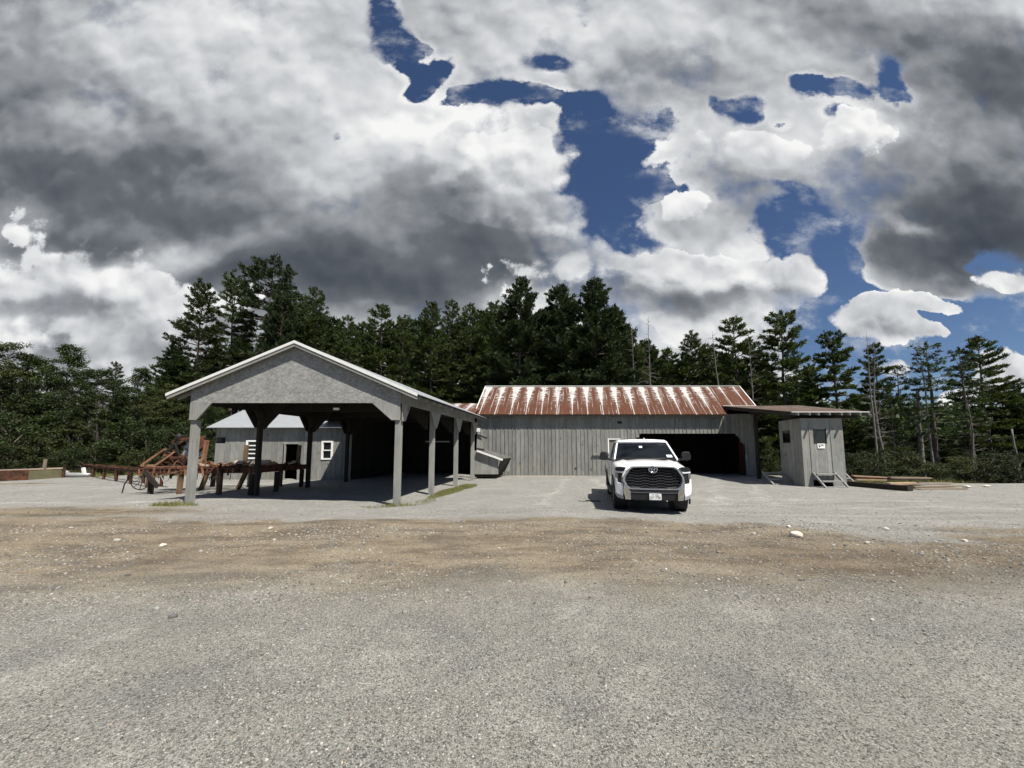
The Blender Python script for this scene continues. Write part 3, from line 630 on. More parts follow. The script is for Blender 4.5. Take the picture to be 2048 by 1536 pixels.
# side beams and their splayed gussets
for side in (0, 1):
    xo = (-.03, W_ + .0)[side]
    for k in range(3):
        ya, yb_ = (YL, YP)[side][k], (YL, YP)[side][k + 1]
        e0 = .02 if k == 0 else 0
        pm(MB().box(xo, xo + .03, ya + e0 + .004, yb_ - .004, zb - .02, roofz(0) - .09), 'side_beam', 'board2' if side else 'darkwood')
        # inner beam face seen from inside
        xi = (.21, W_ - .26)[side]
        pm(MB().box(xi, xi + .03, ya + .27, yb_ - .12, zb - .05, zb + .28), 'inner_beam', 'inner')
    for k in range(4):
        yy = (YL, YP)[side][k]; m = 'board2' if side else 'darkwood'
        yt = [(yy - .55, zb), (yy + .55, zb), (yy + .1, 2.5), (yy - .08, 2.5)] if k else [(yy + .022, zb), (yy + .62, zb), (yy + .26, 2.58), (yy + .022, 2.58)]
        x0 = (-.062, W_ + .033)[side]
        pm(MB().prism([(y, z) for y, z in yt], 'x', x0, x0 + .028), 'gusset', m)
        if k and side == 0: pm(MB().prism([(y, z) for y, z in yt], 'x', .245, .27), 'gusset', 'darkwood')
        if k: # knee braces across the shed
            sg = 1 if side == 0 else -1; sx = (.21, W_ - .23)[side]
            pm(MB().prism([(sx, 2.45), (sx, zb + .3), (sx + sg * 1.0, zb + .3), (sx + sg * .12, 2.45)], 'y', yy - .09, yy - .06), 'gusset', 'inner')
for yy in YP[1:]:
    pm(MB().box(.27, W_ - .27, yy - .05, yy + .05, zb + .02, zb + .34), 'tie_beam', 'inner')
nr = 15
for i in range(nr):
    yy = yf + .30 + (yb - yf - .5) * i / (nr - 1)
    b = MB()
    for s0, s1 in ((-ov + .05, RC - .03), (W_ + ov - .05, RC + .03)):
        b.beam((s0, yy, roofz(s0) - .125), (s1, yy, roofz(s1) - .125), .05, .12)
    pm(b, 'rafter', 'post' if i % 3 else 'board2')
b = MB().box(4.0, 4.16, 12.75, 12.83, 3.0, 3.07); pm(b, 'lamp', 'white')
pm(MB().tube([(5.0, 18.2, 2.05), (6.15, 18.2, 2.05)], .025), 'hanging_rail', 'palemetal')

# ---------------------------------------------------------------- back shed that closes the far end of the pole shed
def brn(x, y, z): return (x + SK * (y - 25), y, z)
back = thing('back_shed', 'low dark shed behind the open pole shed under a rusty roof', 'shed')
b = MB()
def uvroof(name, quads, parent, m, u0=0.0):     # sheet roof with metres along the eave as u and slope share as v
    me = bpy.data.meshes.new(name); vs = []; fs = []; uvs = []
    for (a, b_, c, d, ua, ub, va, vb) in quads:   # a b along the eave, d c along the ridge
        o = len(vs); vs += [a, b_, c, d]; fs.append((o, o + 1, o + 2, o + 3)); uvs += [(ua, va), (ub, va), (ub, vb), (ua, vb)]
    me.from_pydata(vs, [], fs); l = me.uv_layers.new(name='UVMap')
    for i, q in enumerate(uvs): l.data[i].uv = q
    me.materials.append(M[m]); o = bpy.data.objects.new(name, me); C.objects.link(o); o.parent = parent
    s = o.modifiers.new('thick', 'SOLIDIFY'); s.thickness = .035; s.offset = -1
    return o
q = lambda x, y, z: brn(x, y, z)
uvroof('roof', [(q(-10.2, 22.2, 3.35), q(-2.15, 22.2, 3.35), q(-2.15, 26.6, 4.86), q(-10.2, 26.6, 4.86), 0.3, 8.3, .0, .75),
                (q(-2.15, 28.4, 4.2), q(-10.2, 28.4, 4.2), q(-10.2, 26.6, 4.86), q(-2.15, 26.6, 4.86), 0, 8, .2, .8)], back, 'rustroof')
MB().box(-10.2, -2.15, 21.3, 22.5, 3.30, 3.33).map(brn).build('sun_blocker', M['inner'], back)  # flat dark sheet added to stop sun falling between the two roofs
def board_wall(parent, name, fnmap, m, x0, x1, y, z0, ztop, bw=.25, th=.022, holes=(), seed=1, axis='x', batten=False, gap=.013):
    """boards side by side; holes are (xa, xb, za, zb)"""
    rn = random.Random(seed); b = MB(); x = x0
    while x < x1 - .01:
        w_ = min(bw * rn.uniform(.82, 1.2), x1 - x); off = rn.uniform(0, .009); c = x + w_ / 2
        zt_ = ztop(c) if callable(ztop) else ztop; z0_ = (z0(c) if callable(z0) else z0) + rn.uniform(-.012, .012)
        segs = [(z0_, zt_)]
        for (xa, xb, za, zb_) in holes:
            if xa < c < xb:
                segs = [s for (p, q_) in segs for s in ((p, min(q_, za)), (max(p, zb_), q_)) if s[1] - s[0] > .02]
        for (p, q_) in segs:
            if axis == 'x': b.box(x + gap / 2, x + w_ - gap / 2, y - off, y + th, p, q_)
            else: b.box(y - off, y + th, x + gap / 2, x + w_ - gap / 2, p, q_)
        x += w_
    return b.map(fnmap).build(name, M[m], parent)
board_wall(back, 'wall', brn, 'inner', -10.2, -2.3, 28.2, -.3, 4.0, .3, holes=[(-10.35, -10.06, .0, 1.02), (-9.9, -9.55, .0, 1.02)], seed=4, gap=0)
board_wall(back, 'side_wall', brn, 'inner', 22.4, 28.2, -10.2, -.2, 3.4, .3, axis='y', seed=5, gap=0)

def backing(parent, fnmap, parts):
    b = MB()
    for p in parts: b.box(*p)
    return b.map(fnmap).build('gap_backing', M['inner'], parent)  # dark sheet added behind the boards so their gaps look shaded
# ---------------------------------------------------------------- pale metal roofed building on the left
hut = thing('outbuilding', 'grey board building with pale metal roof seen through the open pole shed', 'building')
def hm(x, y, z): return (x + SK * (y - 21.8), y, z)
HX0, HX1, HY0, HY1, HE, HS = -16.75, -9.05, 21.8, 28.6, 3.02, .52
hz = lambda y: HE + HS * (min(y, 25.2) - HY0) if y <= 25.2 else HE + HS * (25.2 - HY0) - HS * (y - 25.2)
win = [(-14.98, -14.35, 1.22, 2.12), (-10.72, -10.12, 1.18, 2.08)]
door = (-12.78, -12.02, -.05, 1.98); hole = (-16.68, -16.22, 2.02, 2.36)
board_wall(hut, 'wall', hm, 'board', HX0, HX1, HY0, -.15, HE + .02, .27, holes=[(a, b_, c, d) for a, b_, c, d in win] + [door, hole], seed=8)
board_wall(hut, 'side_wall', hm, 'board', HY0 + .03, HY1, HX0, -.15, lambda y: hz(y) - .05, .27, axis='y', seed=9)
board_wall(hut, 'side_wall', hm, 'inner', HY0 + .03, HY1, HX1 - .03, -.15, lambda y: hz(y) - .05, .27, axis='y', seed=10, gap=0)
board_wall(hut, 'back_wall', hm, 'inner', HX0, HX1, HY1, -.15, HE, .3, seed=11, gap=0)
yb_ = (HY0 + .024, HY0 + .034)
backing(hut, hm, [(HX0 + .03, HX0 + .07, *yb_, -.1, 2.98), (hole[1], win[0][0] - .02, *yb_, -.1, 2.98), (win[0][1] + .02, door[0] - .02, *yb_, -.1, 2.98), (door[1] + .02, win[1][0] - .02, *yb_, -.1, 2.98), (win[1][1] + .02, HX1 - .03, *yb_, -.1, 2.98)]
        + [(p[0] - .02, p[1] + .02, *yb_, p[3] + .001, 2.98) for p in win + [door]] + [(p[0] - .02, p[1] + .02, *yb_, -.1, p[2]) for p in win] + [(hole[0], hole[1], *yb_, -.1, hole[2]), (hole[0], hole[1], *yb_, hole[3], 2.98)])
b = MB(); e0 = .35
for x0, x1 in ((HX0 - .28, HX1 + .05),):
    b.slab((x0, HY0 - e0, HE - HS * e0 + .06), (x1, HY0 - e0, HE - HS * e0 + .06), (x1, 25.2, hz(25.2) + .06), (x0, 25.2, hz(25.2) + .06), .04)
    b.slab((x0, 25.204, hz(25.2) + .06), (x1, 25.204, hz(25.2) + .06), (x1, HY1 + e0, HE - HS * e0 + .06), (x0, HY1 + e0, HE - HS * e0 + .06), .04)
b.map(hm).build('roof', M['galv'], hut)
for i in range(11):
    x = HX0 + .1 + i * .76
    MB().beam((x, HY0 - e0 + .05, HE - HS * (e0 - .05) - .03), (x, HY0 + .6, HE + HS * .6 - .03), .05, .09).map(hm).build('rafter', M['board2'], hut)
for i, (a, b_, c, d) in enumerate(win):
    fr = MB(); t = .075
    fr.box(a - .02, b_ + .02, HY0 - .045, HY0 + .03, d - .01, d + t); fr.box(a - .02, b_ + .02, HY0 - .045, HY0 + .03, c - t, c + .01)
    fr.box(a - .02, a + t, HY0 - .043, HY0 + .03, c + .01, d - .01); fr.box(b_ - t, b_ + .02, HY0 - .043, HY0 + .03, c + .01, d - .01)
    n = (4, 2)[i]
    for k in range(1, n):
        zz = c + (d - c) * k / n; fr.box(a + t, b_ - t, HY0 - .03, HY0 + .02, zz - .03, zz + .03)
    wd = fr.map(hm).build('window', M['white'], hut)
    tag(wd, ('white window frame with four stacked panes', 'white two pane window frame')[i])
    MB().box(a + .03, b_ - .03, HY0 + .022, HY0 + .028, c + .005, d - .005).map(hm).build('pane', M['glassdark'], wd)
fr = MB(); a, b_, c, d = door
fr.box(a - .06, a, HY0 - .03, HY0 + .05, c, d + .05); fr.box(b_, b_ + .06, HY0 - .03, HY0 + .05, c, d + .05); fr.box(a, b_, HY0 - .028, HY0 + .05, d, d + .05)
fr.map(hm).build('door_frame', M['board2'], hut)

# ---------------------------------------------------------------- long barn with the rusty roof
barn = thing('barn', 'long grey board barn with streaked rusty metal roof and wide drive-in opening', 'barn')
BX0, BX1, BY = -2.25, 15.95, 25.0
GX0, GX1, GZ = 7.75, 15.05, 2.70
def gtop(c): return GZ - max(0, .62 - (c - GX0)) * 1.1 if c < GX0 + .62 else (GZ - max(0, .5 - (GX1 - c)) * 1.5 if c > GX1 - .5 else GZ)
def ztop_b(x): return 3.98
holes_b = []
rn = random.Random(21); b = MB(); x = BX0
while x < BX1 - .01:
    wd = min(.262 * rn.uniform(.85, 1.15), BX1 - x); c = x + wd / 2; off = rn.uniform(0, .012)
    z0 = -.12 + rn.uniform(-.03, .05); top = 3.98
    if GX0 < c < GX1: z0 = gtop(c)
    elif 6.22 < c < 7.02: b.box(x + .007, x + wd - .007, BY - off, BY + .022, 2.36, top); top = 1.35
    b.box(x + .007, x + wd - .007, BY - off, BY + .022, z0, top)
    if not (GX0 - .1 < c < GX1) and not 6.1 < c < 7.1:                    # narrow batten over each joint
        b.box(x - .005, x + .035, BY - .038, BY - .0125, z0 + rn.uniform(0, .04), 3.97)
    elif GX0 < c < GX1: b.box(x - .005, x + .035, BY - .038, BY - .0125, z0 + .01, 3.97)
    x += wd
b.map(brn).build('wall', M['board'], barn)
yb_ = (BY + .0235, BY + .0245)
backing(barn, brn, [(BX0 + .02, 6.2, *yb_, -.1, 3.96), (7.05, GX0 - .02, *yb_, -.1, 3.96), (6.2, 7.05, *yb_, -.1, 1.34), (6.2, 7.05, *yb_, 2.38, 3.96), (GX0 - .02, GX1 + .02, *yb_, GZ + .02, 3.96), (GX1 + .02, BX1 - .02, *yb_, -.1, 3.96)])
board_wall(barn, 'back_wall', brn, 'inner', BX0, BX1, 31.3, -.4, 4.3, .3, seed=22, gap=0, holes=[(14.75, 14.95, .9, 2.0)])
board_wall(barn, 'side_wall', brn, 'board', 25.03, 31.3, BX0, -.3, lambda y: 3.85 + .762 * (y - 24.7) if y < 27.7 else 6.0 - .68 * (y - 27.7), .27, axis='y', seed=23)
board_wall(barn, 'side_wall', brn, 'board', 25.03, 31.3, BX1 - .03, -.3, lambda y: 3.85 + .762 * (y - 24.7) if y < 27.7 else 6.0 - .68 * (y - 27.7), .27, axis='y', seed=24)
for xx in (BX0 + .04, BX1 - .09): MB().box(xx, xx + .03, 25.3, 31.25, -.2, 3.74).map(brn).build('shade_lining', M['inner'], barn)  # dark sheets added over the grey side walls to imitate shade inside
MB().box(BX0 + .05, BX1 - .05, 25.04, 31.2, 3.75, 3.79).map(brn).build('loft_floor', M['inner'], barn)
for k, (xa, xb) in enumerate(((GX0 - .0, GX0 + .62), (GX1 - .5, GX1))):      # cut corners of the opening
    pts = [(xa, GZ + .0), (xb, GZ + .0), (xa, GZ - .68)] if k == 0 else [(xa, GZ + .0), (xb, GZ + .0), (xb, GZ - .75)]
    MB().prism(pts, 'y', BY + .026, BY + .05).map(brn).build('corner_brace', M['board2'], barn)
MB().box(GX0 - .02, GX1 + .02, BY + .055, BY + .2, GZ - .02, GZ + .25).map(brn).build('door_beam', M['inner'], barn)
MB().box(GX1 - .02, GX1 + .1, BY + .055, BY + .9, -.1, GZ - .03).map(brn).build('jamb', M['redwood'], barn)
MB().box(GX1 + .02, GX1 + .10, BY - .06, BY - .032, 1.02, 1.32).map(brn).build('junction_box', M['palemetal'], barn)
f = MB(); f.box(6.2, 6.28, BY - .04, BY + .03, 1.35, 2.3); f.box(6.2, 7.05, BY - .04, BY + .03, 2.31, 2.37)
wf = f.map(brn).build('hatch_frame', M['white'], barn); tag(wf, 'small hatch with pale jamb behind the truck')
MB().box(6.285, 7.03, BY + .035, BY + .05, 1.36, 2.305).map(brn).build('hatch_panel', M['tan'], wf)
MB().box(5.25, 6.3, BY - .16, BY - .09, 1.36, 1.46).map(brn).build('latch_bar', M['post'], barn)
MB().box(6.85, 7.15, BY - .05, BY - .031, 3.34, 3.50).map(brn).build('vent', M['ironblack'], barn)
for (xx, zz, w2, h2) in ((1.35, .32, .035, .22), (4.05, .42, .10, .09), (6.0, .25, .05, .42), (1.22, 1.9, .05, .05)):
    MB().box(xx, xx + w2, BY - .034, BY - .031, zz, zz + h2).map(brn).build('knot_hole', M['ironblack'], barn)
# roof
e_y, r_y, e_z, r_z = 24.6, 27.75, 3.92, 6.25
def rz_(y): return e_z + (r_z - e_z) * (y - e_y) / (r_y - e_y)
xL, xM, xR = -2.36, 13.86, 16.15
rows = []
cut = 25.45
uvroof('roof', [(q(xL, e_y, e_z), q(xM, e_y, e_z), q(xM, r_y, r_z), q(xL, r_y, r_z), .2, 16.42, 0, 1),
                (q(xM, cut, rz_(cut)), q(xR, cut, rz_(cut)), q(xR, r_y, r_z), q(xM, r_y, r_z), 16.42 + .30, 18.71 + .30, .0, .50),
                (q(xR, 31.7, 3.6), q(xL, 31.7, 3.6), q(xL, r_y + .002, r_z), q(xR, r_y + .002, r_z), 0, 18, 0, 1)], barn, 'rustroof')
MB().beam(q(xL, r_y, r_z + .02), q(xR, r_y, r_z + .02), .16, .035).build('ridge_cap', M['tin'], barn)
MB().beam(q(xL - .01, e_y, e_z + .005), q(xL - .01, r_y, r_z + .005), .05, .06).build('edge_trim', M['tin'], barn)
MB().beam(q(xR + .01, cut, rz_(cut) + .005), q(xR + .01, r_y, r_z + .005), .05, .06).build('edge_trim', M['tin'], barn)
MB().beam(q(xM + .1, cut - .02, rz_(cut) + .015), q(xR, cut - .02, rz_(cut) + .015), .08, .03).build('edge_trim', M['tin'], barn)
MB().box(xL + .1, xM - .05, e_y + .03, e_y + .07, e_z - .13, e_z - .02).map(brn).build('fascia', M['darkwood'], barn)
# low roof carried out to the right, with rafter tails
BL, BR, FR, FL = Vector((14.25, 25.4, 4.52)), Vector((19.1, 25.6, 4.62)), Vector((16.25, 17.35, 3.38)), Vector((12.72, 17.35, 3.38))
uvroof('lean_to_roof', [(FL.lerp(BL, .014), FR.lerp(BR, .014), BR, BL, .0, 3.5, .0, .72)], barn, 'oldroof')
MB().beam(FL.lerp(BL, .012) + Vector((0, 0, -.012)), FR.lerp(BR, .012) + Vector((0, 0, -.012)), .03, .03).build('eave_trim', M['tin'], barn)
def lt(s, t, dz=0): return FL.lerp(FR, s).lerp(BL.lerp(BR, s), t) + Vector((0, 0, dz))
for s in (.07, .22, .335, .475, .63, .735, .87, .985):
    MB().beam(lt(s, -.004, -.10), lt(s, .97, -.105), .05, .12).build('rafter', M['post'], barn)
MB().beam(lt(.02, .12, -.28), lt(.97, .12, -.28), .15, .16).build('roof_beam', M['darkwood'], barn)
MB().beam(lt(.0, .03, -.1), lt(0, .98, -.1), .05, .2).build('edge_board', M['darkwood'], barn)
MB().beam(lt(.04, .6, -.3), lt(.96, .6, -.3), .15, .16).build('roof_beam', M['darkwood'], barn)
for s, t in ((.9, .6), (.12, .62)):
    p = lt(s, t); MB().beam((p.x, p.y, g1(p.x, p.y) - .2), (p.x, p.y, p.z - .38), .16, .16).build('post', M['darkwood'], barn)

# ---------------------------------------------------------------- board booth under the low roof
booth = thing('booth', 'tall narrow grey board booth with a windowed door under the low roof', 'booth')
TX, TW, TY, TD, TH = 13.38, 1.92, 17.8, 1.9, 3.12
def bo(x, y, z): return (TX + x + SK * (y - TY), y, z)
wnd = (.58, 1.12, 1.98, 2.62)
b = MB(); rn = random.Random(5)
for x0, x1, z0 in ((0, .40, -.12), (.405, .57, .30), (.575, .70, .30), (.705, 1.13, .28), (1.135, 1.30, .30), (1.305, TW, -.12)):
    off = rn.uniform(0, .012)
    if x0 > .5 and x1 < 1.2:
        b.box(x0, x1, TY - off, TY + .03, z0, wnd[2]); b.box(x0, x1, TY - off, TY + .03, wnd[3], TH)
    else: b.box(x0, x1, TY - off, TY + .03, z0, TH)
b.map(bo).build('wall', M['board2'], booth)
board_wall(booth, 'side_wall', bo, 'board2', TY + .032, TY + TD, 0, -.12, TH, .32, axis='y', seed=31, holes=[(TY + 1.05, TY + 1.60, 2.0, 2.62)])
board_wall(booth, 'side_wall', bo, 'board2', TY + .032, TY + TD, TW - .03, -.12, TH, .32, axis='y', seed=32)
board_wall(booth, 'back_wall', bo, 'board2', 0, TW, TY + TD, -.12, TH, .32, seed=33)
f = MB(); f.box(.36, .40, TY - .028, TY - .013, .3, 2.86); f.box(1.33, 1.36, TY - .028, TY - .013, .3, 2.86); f.box(.36, 1.36, TY - .03, TY - .013, 2.865, 2.9)
f.map(bo).build('door_trim', M['post'], booth)
f = MB(); a, b_, c, d = wnd; t = .03
f.box(a - t, a, TY - .02, TY + .02, c - t, d + t); f.box(b_, b_ + t, TY - .02, TY + .02, c - t, d + t); f.box(a, b_, TY - .019, TY + .02, c - t, c)
wn_ = f.map(bo).build('window', M['darkwood'], booth)
MB().box(a, b_, TY + .005, TY + .012, c, d).map(bo).build('pane', M['glassdark'], wn_)
MB().box(.01, .03, TY + 1.06, TY + 1.59, 2.01, 2.61).map(bo).build('pane', M['glassdark'], booth)
# notice on the door
pp = MB().box(.69, 1.03, TY - .036, TY - .031, 1.73, 1.95).map(bo).build('notice', M['white'], booth)
f = MB()
f.prism([(.735, 1.875), (.80, 1.855), (.815, 1.80), (.775, 1.775), (.745, 1.82)], 'y', TY - .039, TY - .037)
for zz, xa, xb in ((1.905, .74, .97), (1.868, .82, .99), (1.845, .84, .96)):
    rn = random.Random(int(zz * 1000)); x = xa
    while x < xb: w2 = rn.uniform(.012, .03); f.box(x, min(x + w2, xb), TY - .039, TY - .037, zz - .008, zz + .008); x += w2 + .007
f.map(bo).build('print', M['ironblack'], pp)
def steps(label, x, y, w_=.95, h=.62, run=.72, rz=0, m='post'):
    t = thing('steps', label, 'steps', (x, y, g1(x, y)), rz, 'open board steps around the booth')
    for s in (-1, 1):
        MB().prism([(-run, 0.0), (-run + .10, 0.0), (.0, h - .04), (0, h + .06), (-.03, h + .06)], 'x', s * w_ / 2 - .03, s * w_ / 2 + .03).build('stringer', M[m], t)
    for k, (yy, zz) in enumerate(((-run + .14, .05), (-run * .5, h * .5), (-.10, h))):
        MB().box(-w_ / 2 + .032, w_ / 2 - .032, yy - .14, yy + .08, zz - .055, zz).build('tread', M[m], t)
    return t
steps('open grey board steps in front of the booth door', TX + .87, TY - .035, 1.0, .60, .75)
steps('open board steps in the shade left of the booth', 12.95, 19.4, .9, .55, .85)
steps('pale open steps half hidden behind the right side of the booth', 15.92, 19.3, .95, .6, .8)

# ---------------------------------------------------------------- chute between shed and barn
chute = thing('sawdust_chute', 'slant topped grey board hopper with white flashing between shed and barn', 'hopper')
cy0, cy1 = 22.3, 24.4
def cm(x, y, z): return (x + SK * (y - cy0), y, z)
b = MB(); x0, x1 = -2.16, -.78
top = lambda x: 1.62 - .47 * (x - x0) / (x1 - x0)
rn = random.Random(3); x = x0
while x < x1 - .02:
    wd = min(.2 * rn.uniform(.85, 1.2), x1 - x); off = rn.uniform(0, .008); xe = x + wd - .006
    fx = lambda xx, z: xx if xx < x1 - .25 else xx - (x1 - xx < .25) * 0
    b.add([(x, cy0 - off, .26), (xe, cy0 - off, .26), (xe, cy0 - off, top(xe)), (x, cy0 - off, top(x)), (x, cy0 + .03, .26), (xe, cy0 + .03, .26), (xe, cy0 + .03, top(xe)), (x, cy0 + .03, top(x))],
          [(0, 1, 2, 3), (7, 6, 5, 4), (0, 4, 5, 1), (1, 5, 6, 2), (2, 6, 7, 3), (3, 7, 4, 0)]); x += wd
b.map(cm).build('front_panel', M['board2'], chute)
b = MB(); b.add([(x1 - .06, cy0 + .035, .27), (x1 - .06, cy1, .27), (x1 + .42, cy1, 1.15), (x1 + .16, cy0 + .035, 1.13), (x1 - .10, cy0 + .035, .27), (x1 - .10, cy1, .27), (x1 + .38, cy1, 1.15), (x1 + .12, cy0 + .035, 1.13)],
      [(0, 1, 2, 3), (7, 6, 5, 4), (0, 4, 5, 1), (1, 5, 6, 2), (2, 6, 7, 3), (3, 7, 4, 0)])
b.map(cm).build('end_panel', M['inner'], chute)
b = MB().add([(x0 + .1, cy1 - .05, .3), (x1 + .3, cy1 - .05, .3), (x1 + .42, cy1 - .05, 1.18), (x0 + .1, cy1 - .05, 1.7), (x0 + .1, cy1 - .01, .3), (x1 + .3, cy1 - .01, .3), (x1 + .42, cy1 - .01, 1.18), (x0 + .1, cy1 - .01, 1.7)], [(0, 1, 2, 3), (7, 6, 5, 4), (0, 4, 5, 1), (1, 5, 6, 2), (2, 6, 7, 3), (3, 7, 4, 0)])
b.map(cm).build('back_panel', M['board2'], chute)
MB().beam(cm(x0 + .16, cy0 - .13, 1.60), cm(x1 + .27, cy0 - .13, 1.075), .17, .10).build('flashing', M['tin'], chute)
MB().box(x0, x1 - .12, cy0 + .06, cy1, .10, .25).map(cm).build('base', M['inner'], chute)
for xx in (x0 + .1, x1 - .3):
    MB().box(xx, xx + .12, cy0 + .1, cy0 + .22, -.15, .1).map(cm).build('leg', M['darkwood'], chute)
b = MB().prism([(x0 - .02, 1.66), (x0 + .42, 1.60), (x0 + .26, 2.35), (x0 + .02, 2.62)], 'y', cy0 + .5, cy0 + .54)
b.map(cm).build('spout_panel', M['board2'], chute)
MB().beam(cm(x0 + .1, cy0 + .45, 2.52), cm(x0 + .62, cy0 + .45, 2.32), .05, .10).build('spout_lip', M['darkwood'], chute)
MB().beam(cm(x0 - .02, cy0 + .45, 1.72), cm(x0 + .45, cy0 + .45, 1.66), .04, .09).build('spout_lip', M['darkwood'], chute)
b = MB().box(x0 - .02, x0 + .24, cy0 + .42, cy0 + .66, 2.98, 3.36).map(cm).build('motor_box', M['ironblack'], chute)
MB().box(x0 - .01, x0 + .20, cy0 + .30, cy0 + .5, 2.72, 2.93).map(cm).build('cable_box', M['tin'], chute)
# ---------------------------------------------------------------- pickup truck
def fn_paint(nt, b):
    n = NOISE(nt, OC(nt), 3.0, 4, .6)
    low = ND(nt, 'ShaderNodeSeparateXYZ', {0: OC(nt)}).outputs[2]
    dust = MA(nt, 'MULTIPLY', MR(nt, low, .45, .95, 1, 0), MR(nt, n, .35, .65, .0, .55))
    setc(nt, b, 'Base Color', MIX(nt, dust, (.88, .88, .875), (.52, .50, .45)))
    b.inputs['Coat Weight'].default_value = .8; b.inputs['Coat Roughness'].default_value = .06
    setc(nt, b, 'Roughness', MR(nt, dust, 0, 1, .3, .8))
M['paint'] = mat('white car paint', fn_paint, .3, 0, .5)
M['chrome'] = plain('chrome trim', (.72, .73, .75), .14, 1.0, .5, var=.05)
M['blackplastic'] = plain('black plastic', (.014, .014, .015), .5, 0, .4)
M['greyplastic'] = plain('grey plastic', (.055, .055, .06), .45, 0, .4)
M['rubber'] = plain('tyre rubber', (.022, .021, .02), .85, 0, .25, var=.3, sc=12)
M['alloy'] = plain('alloy rim', (.30, .30, .31), .35, .8, .5)
M['seat'] = plain('grey seat cloth', (.018, .018, .022), .9)
M['lens'] = plain('dark lamp lens', (.012, .014, .016), .25, 0, .4, var=.3)
M['drl'] = plain('pale lamp strip', (.72, .75, .78), .15, 0, .6, var=.05)
M['redcloth'] = plain('red cloth', (.45, .03, .04), .9)
M['sticker'] = plain('pale sticker', (.62, .70, .70), .6, var=.08)
def fn_glass(nt, b):
    nt.nodes.remove(b); out = [n for n in nt.nodes if n.type == 'OUTPUT_MATERIAL'][0]
    fr = ND(nt, 'ShaderNodeFresnel', {'IOR': 1.5}).outputs[0]
    tr = ND(nt, 'ShaderNodeBsdfTransparent', {'Color': (.24, .27, .30, 1)}).outputs[0]
    gl = ND(nt, 'ShaderNodeBsdfGlossy', {'Color': (.62, .70, .85, 1), 'Roughness': .02}).outputs[0]
    mx = ND(nt, 'ShaderNodeMixShader', {0: fr, 1: tr, 2: gl}).outputs[0]; nt.links.new(mx, out.inputs[0])
M['carglass'] = bpy.data.materials.new('tinted car glass'); M['carglass'].use_nodes = True
fn_glass(M['carglass'].node_tree, M['carglass'].node_tree.nodes['Principled BSDF'])

TRX, TRY = 3.70, 10.18
truck = thing('pickup_truck', 'white pickup truck parked facing forward on the gravel before the barn', 'pickup truck', (TRX, TRY, g1(TRX + .6, TRY + 2.5) - .01), R(-11.3))
def sweep(x, y, z):                         # plan curve of the nose
    return (x, y + (.85 * max(0, abs(x) - .58) ** 2 if y < .8 else 0), z)
def loft(secs, close=True):                 # secs: list of (y, [(x, z)...] half outline from bottom to top centre)
    vs = []; fs = []; n = None
    for y, half in secs:
        ring = [(x, y if not isinstance(y, tuple) else y[0], z) for x, z in half] + [(-x, y, z) for x, z in half[::-1] if abs(x) > 1e-6]
        n = len(ring); vs += ring
    k = len(secs)
    for i in range(k - 1):
        for j in range(n):
            a = i * n + j; b_ = i * n + (j + 1) % n; fs.append((a, b_, b_ + n, a + n))
    fs.append(tuple(range(n))[::-1]); fs.append(tuple((k - 1) * n + j for j in range(n)))
    mb = MB(); mb.add(vs, fs); return mb
def half(w_, zt, crown, zs=.42, rid=0.0):
    return [(w_ * .86, zs), (w_ * .975, zs + .08), (w_ * .995, .72), (w_, .93), (w_ * .985, zt - .13), (w_ * .955, zt - .045), (w_ * .90, zt - .008),
            (w_ * .66, zt + crown * .55 + rid), (w_ * .54, zt + crown * .62 - rid * .3), (w_ * .25, zt + crown * .9), (0, zt + crown)]
secs = [(.14, half(.905, 1.12, .07, .62)), (.19, half(.945, 1.165, .075, .55)), (.30, half(.975, 1.20, .08, .5, .012)), (.6, half(1.0, 1.245, .085, .45, .018)), (1.0, half(1.012, 1.285, .08, .44, .022)),
        (1.32, half(1.015, 1.32, .07, .44, .02)), (1.46, half(1.015, 1.35, .02, .44)), (2.4, half(1.015, 1.355, .0, .44)), (4.0, half(1.015, 1.36, .0, .44)),
        (4.05, half(1.015, 1.37, .0, .44)), (5.7, half(1.015, 1.385, .0, .46)), (5.86, half(.99, 1.37, .0, .52))]
body = loft(secs).map(lambda x, y, z: (x, y + (.55 * max(0, abs(x) - .6) ** 2 if y < .5 else 0), z)).build('body', M['paint'], truck, smooth=True)
cut = MB()
for yy in (.98, 4.68):
    cut.lathe([(.485, -1.2), (.485, 1.2)], (0, yy, .44), 'x', 32)
co = cut.build('cut', M['blackplastic'])
bm_ = body.modifiers.new('arch', 'BOOLEAN'); bm_.operation = 'DIFFERENCE'; bm_.solver = 'EXACT'; bm_.object = co
dg = bpy.context.evaluated_depsgraph_get(); me_new = bpy.data.meshes.new_from_object(body.evaluated_get(dg)); body.modifiers.clear(); body.data = me_new
bpy.data.objects.remove(co)
try: body.data.set_sharp_from_angle(angle=R(38))
except Exception: pass
def tp(mb, name, m, parent=truck, sw=False, **k):
    if sw: mb.map(sweep)
    return mb.build(name, M[m], parent, **k)
